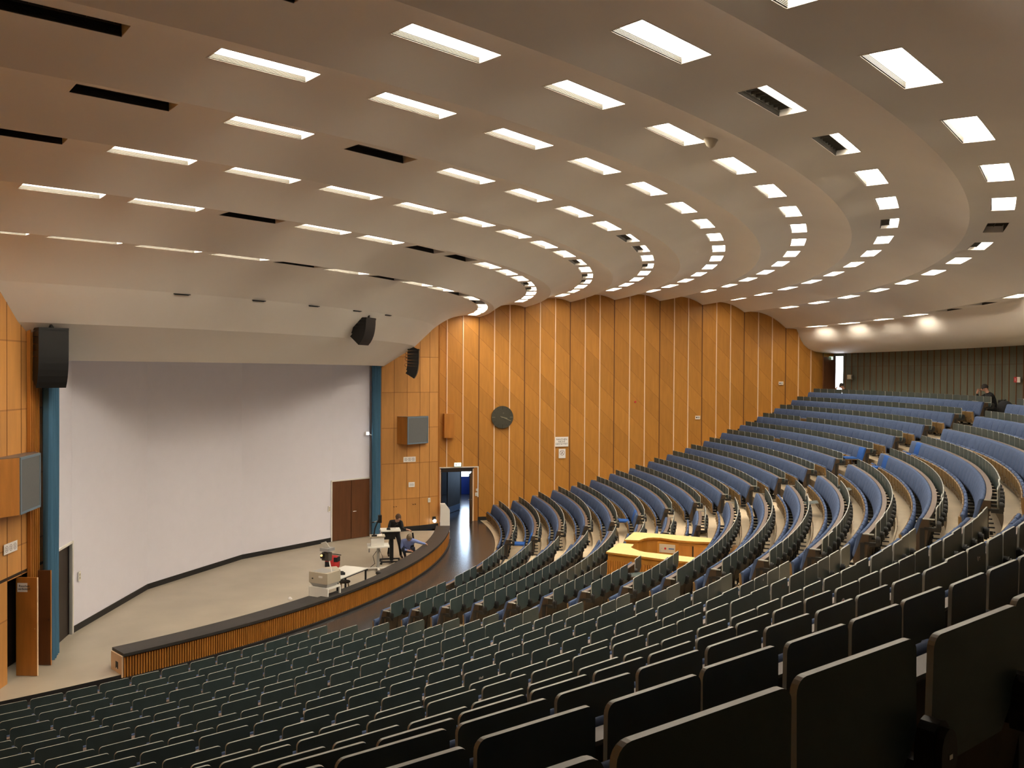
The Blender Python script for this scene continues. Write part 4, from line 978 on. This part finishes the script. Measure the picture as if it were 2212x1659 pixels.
m = MB(); m.box(-.20, .20, -.17, .17, 0, .27, 'white laminate'); m.box(-.23, .23, -.20, .20, .27, .30, 'cream'); m.obj('cabinet', t)
m = MB(); m.box(-.14, .14, -.12, .12, .30, .308, 'paper'); m.obj('document', t)
m = MB(); m.tube([(.12, .16, .30), (.08, .17, .55), (-.02, .18, .80)], .022, 'black metal'); m.box(.02, .18, .08, .20, .30, .34, 'black metal'); am = m.obj('arm', t)
m = MB(); m.box(-.12, -.01, .10, .24, .72, .95, 'black metal', None); m.tube([(-.04, .17, .78), (.13, .17, .74)], .012, 'grey metal'); m.box(.10, .18, .14, .20, .72, .75, 'black metal'); m.obj('camera_head', am)
# lectern
t = thing('lectern', 'height-adjustable lectern with white top, black column and hanging banner', 'lectern', rot(3.22, 17.98, -78))
m = MB(); m.box(-.31, .31, -.27, .27, 1.045, 1.08, 'white laminate'); m.obj('top', t)
m = MB(); m.box(-.10, .02, -.05, .05, .1, 1.02, 'black metal'); m.box(-.15, .25, -.15, .15, .78, 1.04, 'black metal'); m.obj('column', t)
m = MB(); m.box(-.32, .32, .20, .25, .06, .10, 'black metal'); m.box(-.32, .32, -.25, -.20, .06, .10, 'black metal'); m.box(-.08, .0, -.25, .25, .05, .10, 'black metal'); bs = m.obj('base', t)
for x in (-.30, .30):
    for y in (-.22, .22): m = MB(); m.ball((x, y, .035), .04, 'black rubber'); m.obj('castor', bs)
m = MB(); m.box(.315, .325, -.29, .27, .42, 1.04, 'paper'); bn = m.obj('banner', t)
m = MB(); m.box(.325, .328, -.29, .27, .98, 1.03, 'royal blue'); m.box(.325, .328, -.29, .27, .72, .80, 'royal blue'); m.box(.325, .327, -.27, .25, .82, .97, 'blue grey frame')
for q in range(5): m.box(.328, .330, -.25+q*.10, -.21+q*.10, .84, .95, 'paper')
m.obj('banner_print', bn)
m = MB(); m.box(-.09, .09, -.06, .06, 0, .015, 'black metal'); m.ball((0, 0, .03), .06, 'black metal', sc=(1.3, 1, .5)); o = m.obj('headset', T=rot(3.28, 17.93, 10, SZ+1.082)); tag(o, 'black headset lying on the white lectern top', 'headset')
m = MB(); m.tube([(0, 0, 0), (0, 0, .10), (.06, 0, .14)], .006, 'black metal', n=6); m.tube([(.05, 0, .13), (.10, 0, .16)], .012, 'black metal'); o = m.obj('desk_microphone', T=rot(3.12, 18.12, 60, SZ+1.082)); tag(o, 'thin gooseneck microphone at the back edge of the lectern top', 'microphone')
# microphone stand next to the crouching person
t = thing('microphone_stand', 'black microphone stand in front of the crouching person in blue shirt', 'microphone stand', rot(2.62, 18.66, 0))
m = MB(); m.tube([(0, 0, .03), (0, 0, .74)], .016, 'black metal'); m.obj('pole', t)
m = MB(); m.tube([(0, 0, .0), (0, 0, .03)], .14, 'black metal', n=20); m.obj('base', t)
m = MB(); m.tube([(0, 0, .60), (.02, -.03, .86)], .03, 'black metal'); m.obj('clamp', t)
for (x, y, z, a, lab) in ((2.42, 18.98, .18, 20, 'white sheet of paper held over the stage floor by the crouching person'), (2.52, 18.86, .15, 50, 'white sheet of paper leaning below the first at the crouching person')):
    m = MB(); m.box(-.11, .11, -.004, .004, 0, .30, 'paper', Matrix.Rotation(rad(28), 4, 'X')); o = m.obj('paper_sheet', T=rot(x, y, 90-a, z)); tag(o, lab, 'paper', 'paper sheets with the crouching person')
# white upright panel box beside the side entrance
m = MB(); m.prism([(0, 0, 0), (0, .36, 0), (0, .36, .86), (0, .18, 1.10), (0, 0, 1.10)], (.30, 0, 0), 'white paint'); o = m.obj('white_cabinet', T=Matrix.Translation((-3.06, 19.06, 0)) @ Matrix.Rotation(rad(8), 4, 'Z')); tag(o, 'white upright box with slanted corner standing beside the side entrance', 'cabinet')
# cupboard pulls on the right wing
for p, z in (((-2.09, 17.36), 1.10), ((-2.15, 17.44), 1.10), ((-2.47, 18.05), 1.14), ((-2.53, 18.13), 1.14)):
    m = MB(); m.tube([(0, 0, 0), (0, 0, .05)], .018, 'door wood'); o = m.obj('cupboard_pull', wr); o.matrix_world = planesign(W0, W1, p, z, OUTR)
# a short strip light washing the stage screen from behind the hood edge (hidden lamp row of the stage)
# ------------------------------------------------------------------ people
def person(name, J, E, R_, tagm, label, T=None, hair=None, extra=None, sub=2):
    names = list(J); idx = {n: i for i, n in enumerate(names)}
    me = bpy.data.meshes.new(name); me.from_pydata([J[n] for n in names], [(idx[a], idx[b]) for a, b in E], [])
    o = bpy.data.objects.new(name, me); C.objects.link(o)
    md = o.modifiers.new('s', 'SKIN'); 
    for n in names:
        sv = me.skin_vertices[0].data[idx[n]]; r = R_[n]; sv.radius = (r, r) if not isinstance(r, tuple) else r
        sv.use_root = (n == 'pelvis')
    sd = o.modifiers.new('u', 'SUBSURF'); sd.levels = sub; sd.render_levels = sub
    dg = bpy.context.evaluated_depsgraph_get(); m2 = bpy.data.meshes.new_from_object(o.evaluated_get(dg)); bpy.data.objects.remove(o)
    mats = []; m2.materials.clear(); P = {n: Vector(J[n]) for n in names}
    def near_bone(c):
        best = None
        for a, b in E:
            d = P[b]-P[a]; L2_ = max(d.length_squared, 1e-9); u = max(0, min(1, (c-P[a]).dot(d)/L2_)); q = (P[a]+d*u-c).length - .35*((R_[a] if not isinstance(R_[a], tuple) else max(R_[a]))*(1-u)+(R_[b] if not isinstance(R_[b], tuple) else max(R_[b]))*u)
            if best is None or q < best[0]: best = (q, a, b, u)
        return best
    for p in m2.polygons:
        _, a, b, u = near_bone(p.center); mt_ = tagm(a, b, u)
        if mt_ not in mats: mats.append(mt_); m2.materials.append(M[mt_])
        p.material_index = mats.index(mt_); p.use_smooth = True
    ob = bpy.data.objects.new(name, m2); C.objects.link(ob)
    tag(ob, label, 'person')
    hd = P['head']; fd = Vector(J['nose'])-hd; fd.normalize()
    upv = (hd-P['neck']).normalized(); Th = frame(hd, fd.cross(upv)*-1, upv)
    # hair cap, eyes and ears
    m = MB(); rings = []
    for i in range(9):
        ph = rad(-12)+ (pi/2-rad(-12))*i/8.2; rings.append([])
        for k in range(16):
            th = 2*pi*k/16; dirv = Vector((cos(th)*cos(ph), sin(th)*cos(ph), sin(ph))); fr = max(0, dirv.dot(fdl)) if False else 0
            rr = .112; rings[-1].append((dirv.x*rr*.82, dirv.y*rr, dirv.z*rr*1.12+.012))
    Thf = Matrix.Translation(hd-fd*.018) @ frame((0, 0, 0), fd.cross(Vector((0, 0, 1))), upv)
    m.loft(rings, hair, Thf); hr = m.obj('hair', ob)
    m = MB()
    side = fd.cross(upv).normalized()
    for s3 in (-1, 1): m.ball(tuple(hd+fd*.088+side*.032*s3-upv*.004), .011, 'paper', n=8); m.ball(tuple(hd+fd*.097+side*.032*s3-upv*.004), .006, 'ink', n=6)
    m.obj('eyes', ob)
    m = MB()
    for s3 in (-1, 1): m.ball(tuple(hd+side*.082*s3-upv*.012-fd*.01), .024, 'skin', n=8, sc=(.6, 1, 1.2))
    m.ball(tuple(hd+fd*.084-upv*.052), .022, 'ledge', n=8, sc=(1, 1, .4)); m.obj('ears_and_mouth', ob)
    return ob
def hand(J, E, R_, pre, w_, tip, out, curl=.012):
    # palm from wrist w_ towards tip, five separate digits
    w_ = Vector(w_); d = (Vector(tip)-w_).normalized(); s_ = Vector(out).normalized(); dn = d.cross(s_).normalized()
    J[pre+'palm'] = tuple(w_+d*.055); R_[pre+'palm'] = (.036, .018); E.append((pre+'wrist', pre+'palm'))
    for q, (off, ln) in enumerate(((-.030, .070), (-.010, .080), (.010, .075), (.028, .060))):
        a = w_+d*.085+s_*off; b = a+d*ln*.55+dn*curl; c = b+d*ln*.4+dn*curl*2
        for nm, pt_ in (('k', a), ('m', b), ('t', c)): J['%sf%d%s' % (pre, q, nm)] = tuple(pt_); R_['%sf%d%s' % (pre, q, nm)] = .009
        E += [(pre+'palm', '%sf%dk' % (pre, q)), ('%sf%dk' % (pre, q), '%sf%dm' % (pre, q)), ('%sf%dm' % (pre, q), '%sf%dt' % (pre, q))]
    a = w_+d*.03-s_*.035; b = a+d*.045-s_*.025; J[pre+'th1'] = tuple(a); J[pre+'th2'] = tuple(b); R_[pre+'th1'] = .011; R_[pre+'th2'] = .010
    E += [(pre+'palm', pre+'th1'), (pre+'th1', pre+'th2')]
def body(pel, chest, neck, head, nose, shR, elR, wrR, hdR, shL, elL, wrL, hdL, hipR, knR, anR, toR, hipL, knL, anL, toL, scale=1.):
    J = {}; R_ = {}; E = []
    def a(n, p, r): J[n] = tuple(p); R_[n] = r
    a('pelvis', pel, (.165, .12)); mid = tuple((Vector(pel)*.55+Vector(chest)*.45)); a('waist', mid, (.145, .105)); a('chest', chest, (.175, .115)); a('neck0', tuple(Vector(chest).lerp(Vector(neck), .7)), (.09, .075)); a('neck', neck, .058)
    a('head0', tuple(Vector(neck).lerp(Vector(head), .45)), .072); a('head', head, .098); a('crown', tuple(Vector(head)+(Vector(head)-Vector(neck)).normalized()*.07), .07); a('nose', nose, .016)
    E += [('pelvis', 'waist'), ('waist', 'chest'), ('chest', 'neck0'), ('neck0', 'neck'), ('neck', 'head0'), ('head0', 'head'), ('head', 'crown'), ('head', 'nose')]
    for s_, (sh, el, wr_, hd) in (('R', (shR, elR, wrR, hdR)), ('L', (shL, elL, wrL, hdL))):
        a('sh'+s_, sh, .066); a('el'+s_, el, .047); a(s_+'wrist', wr_, .030); E += [('chest', 'sh'+s_), ('sh'+s_, 'el'+s_), ('el'+s_, s_+'wrist')]
        v = Vector(hd)-Vector(wr_); hand(J, E, R_, s_, wr_, hd, v.cross(Vector((.2, .3, 1))) if v.cross(Vector((.2, .3, 1))).length > .001 else Vector((1, 0, 0)))
    for s_, (hp, kn, an, to) in (('R', (hipR, knR, anR, toR)), ('L', (hipL, knL, anL, toL))):
        a('hip'+s_, hp, .092); a('kn'+s_, kn, .062); a('an'+s_, an, .042); a('to'+s_, to, .036); E += [('pelvis', 'hip'+s_), ('hip'+s_, 'kn'+s_), ('kn'+s_, 'an'+s_), ('an'+s_, 'to'+s_)]
    return J, E, R_
def dresser(top, legs, shoe='shoe'):
    def f(a, b, u):
        k = a+' '+b
        if 'to' in b and b[:2] == 'to': return shoe
        if b[:2] in ('kn', 'an', 'hi'): return legs
        if (a, b) == ('pelvis', 'waist') and u < .35: return legs
        if b in ('waist', 'chest') or b[:2] in ('sh', 'el') or b == 'neck0': return top
        if b.endswith('wrist'): return top if u < .82 else 'skin'
        return 'skin'
    return f
# leaning person behind the lectern
J, E, R_ = body((2.42, 18.02, .98), (2.62, 18.08, 1.30), (2.73, 18.13, 1.40), (2.80, 18.18, 1.50), (2.90, 18.24, 1.455),
    (2.66, 18.26, 1.33), (2.80, 18.32, 1.14), (2.84, 18.48, 1.12), (2.86, 18.66, 1.08), (2.60, 17.90, 1.33), (2.74, 17.86, 1.12), (2.90, 18.02, 1.16), (2.96, 18.16, 1.19),
    (2.42, 18.11, .90), (2.50, 18.20, .52), (2.44, 18.22, .19), (2.60, 18.30, .15), (2.42, 17.93, .90), (2.40, 17.86, .52), (2.24, 17.78, .20), (2.38, 17.82, .15))
o = person('person', J, E, R_, dresser('black cloth', 'black cloth'), 'person in black jacket with brown hair leaning over the lectern and pointing', hair='brown hair')
m = MB(); hd = Vector((2.80, 18.18, 1.50)); fd = Vector((.10, .06, -.045)).normalized(); sd_ = fd.cross(Vector((0, 0, 1))).normalized()
for s3 in (-1, 1):
    c = hd+fd*.102+sd_*.034*s3; m.tube([tuple(c+sd_*.024*cos(q*pi/5)+Vector((0, 0, 1))*.02*sin(q*pi/5)) for q in range(11)], .0025, 'ink', n=5, caps=False)
m.obj('eyeglasses', o)
# crouching person
J, E, R_ = body((2.48, 18.44, .38), (2.68, 18.50, .70), (2.80, 18.53, .80), (2.88, 18.55, .86), (2.96, 18.58, .79),
    (2.72, 18.70, .74), (2.70, 18.92, .66), (2.56, 19.06, .60), (2.48, 19.14, .50), (2.66, 18.30, .72), (2.72, 18.28, .48), (2.78, 18.52, .42), (2.74, 18.68, .40),
    (2.50, 18.56, .38), (2.78, 18.68, .52), (2.52, 18.64, .21), (2.68, 18.70, .15), (2.48, 18.32, .38), (2.80, 18.34, .50), (2.58, 18.38, .21), (2.74, 18.40, .15))
person('person', J, E, R_, dresser('blue shirt', 'dark jeans'), 'person in blue shirt crouching on the stage beside the lectern', hair='fair hair')
# two people on the top row
def seated(a, r, face, label, hair, dz=0, arm_up=True):
    B = pframe(r, a, FLOOR[17]+.01+dz)     # y outwards, so facing is -y ; x = towards camera side
    q = lambda x, y, z: tuple(B @ Vector((x, y, z)))
    hx = face
    J, E, R_ = body(q(0, .05, .46), q(0, -.10, .84), q(hx*.3, -.20, 1.02), q(hx, -.26, 1.12), q(hx-.09, -.34, 1.06),
        q(-.20, -.12, .92), q(-.27, -.36, .76), q(-.20, -.42, .99), q(-.10, -.40, 1.13), q(.20, -.12, .90), q(.24, -.32, .74), q(.02, -.46, .76), q(-.12, -.48, .76),
        q(-.10, .02, .44), q(-.14, -.40, .48), q(-.14, -.42, .08), q(-.14, -.56, .04), q(.10, .02, .44), q(.14, -.40, .48), q(.14, -.42, .08), q(.14, -.56, .04))
    o = person('person', J, E, R_, dresser('black cloth', 'black cloth'), label, hair=hair)
    t = thing('chair', 'plain dark chair under the %s' % ('seated reader at the right' if r < 37.6 and a < 90 else 'person near the back door'), 'chair', B)
    m = MB(); m.box(-.22, .22, -.18, .24, .33, .36, 'black metal'); m.obj('seat', t); m = MB(); m.box(-.22, .22, .24, .27, .36, .75, 'black metal'); m.obj('backrest', t)
    for x in (-.2, .2):
        for y in (-.16, .25): m = MB(); m.tube([(x, y, 0), (x, y, .33)], .012, 'black metal'); m.obj('leg', t)
    return B
B = seated(85.25, 37.45, -.04, 'dark-haired person in black sweater reading at the top right, head on hand', 'dark hair', .04)
m = MB(); m.box(-.20, .20, -.14, .14, 0, .018, 'tablet edge'); o = m.obj('laptop', T=B @ Matrix.Translation((.14, -.50, .70))); tag(o, 'pale flat folder on the desk before the reader in black', 'folder')
t = thing('backpack', 'black backpack on the seat right of the reader in black sweater', 'backpack', pframe(37.3, 83.5, FLOOR[17]+.38))
m = MB(); m.loft([[(.30*cos(2*pi*q/14)*s__, .20*sin(2*pi*q/14)*s__, z) for q in range(14)] for z, s__ in ((0, .8), (.05, 1), (.25, 1), (.36, .8), (.42, .4))], 'black cloth'); m.obj('body', t)
m = MB(); m.tube([(-.1, 0, .40), (0, .02, .47), (.1, 0, .40)], .014, 'black cloth'); m.obj('handle', t)
m = MB(); m.box(-.35, .35, -.2, .25, -.04, 0, 'black metal'); m.box(-.33, -.29, -.18, .2, -.38, -.04, 'black metal'); m.box(.29, .33, -.18, .2, -.38, -.04, 'black metal'); o = m.obj('bench', T=pframe(37.3, 83.5, FLOOR[17]+.38)); tag(o, 'low dark bench under the black backpack', 'bench')
seated(101.55, 37.45, -.02, 'dark-haired person in black seated in the back corner by the open door', 'dark hair', -.05)
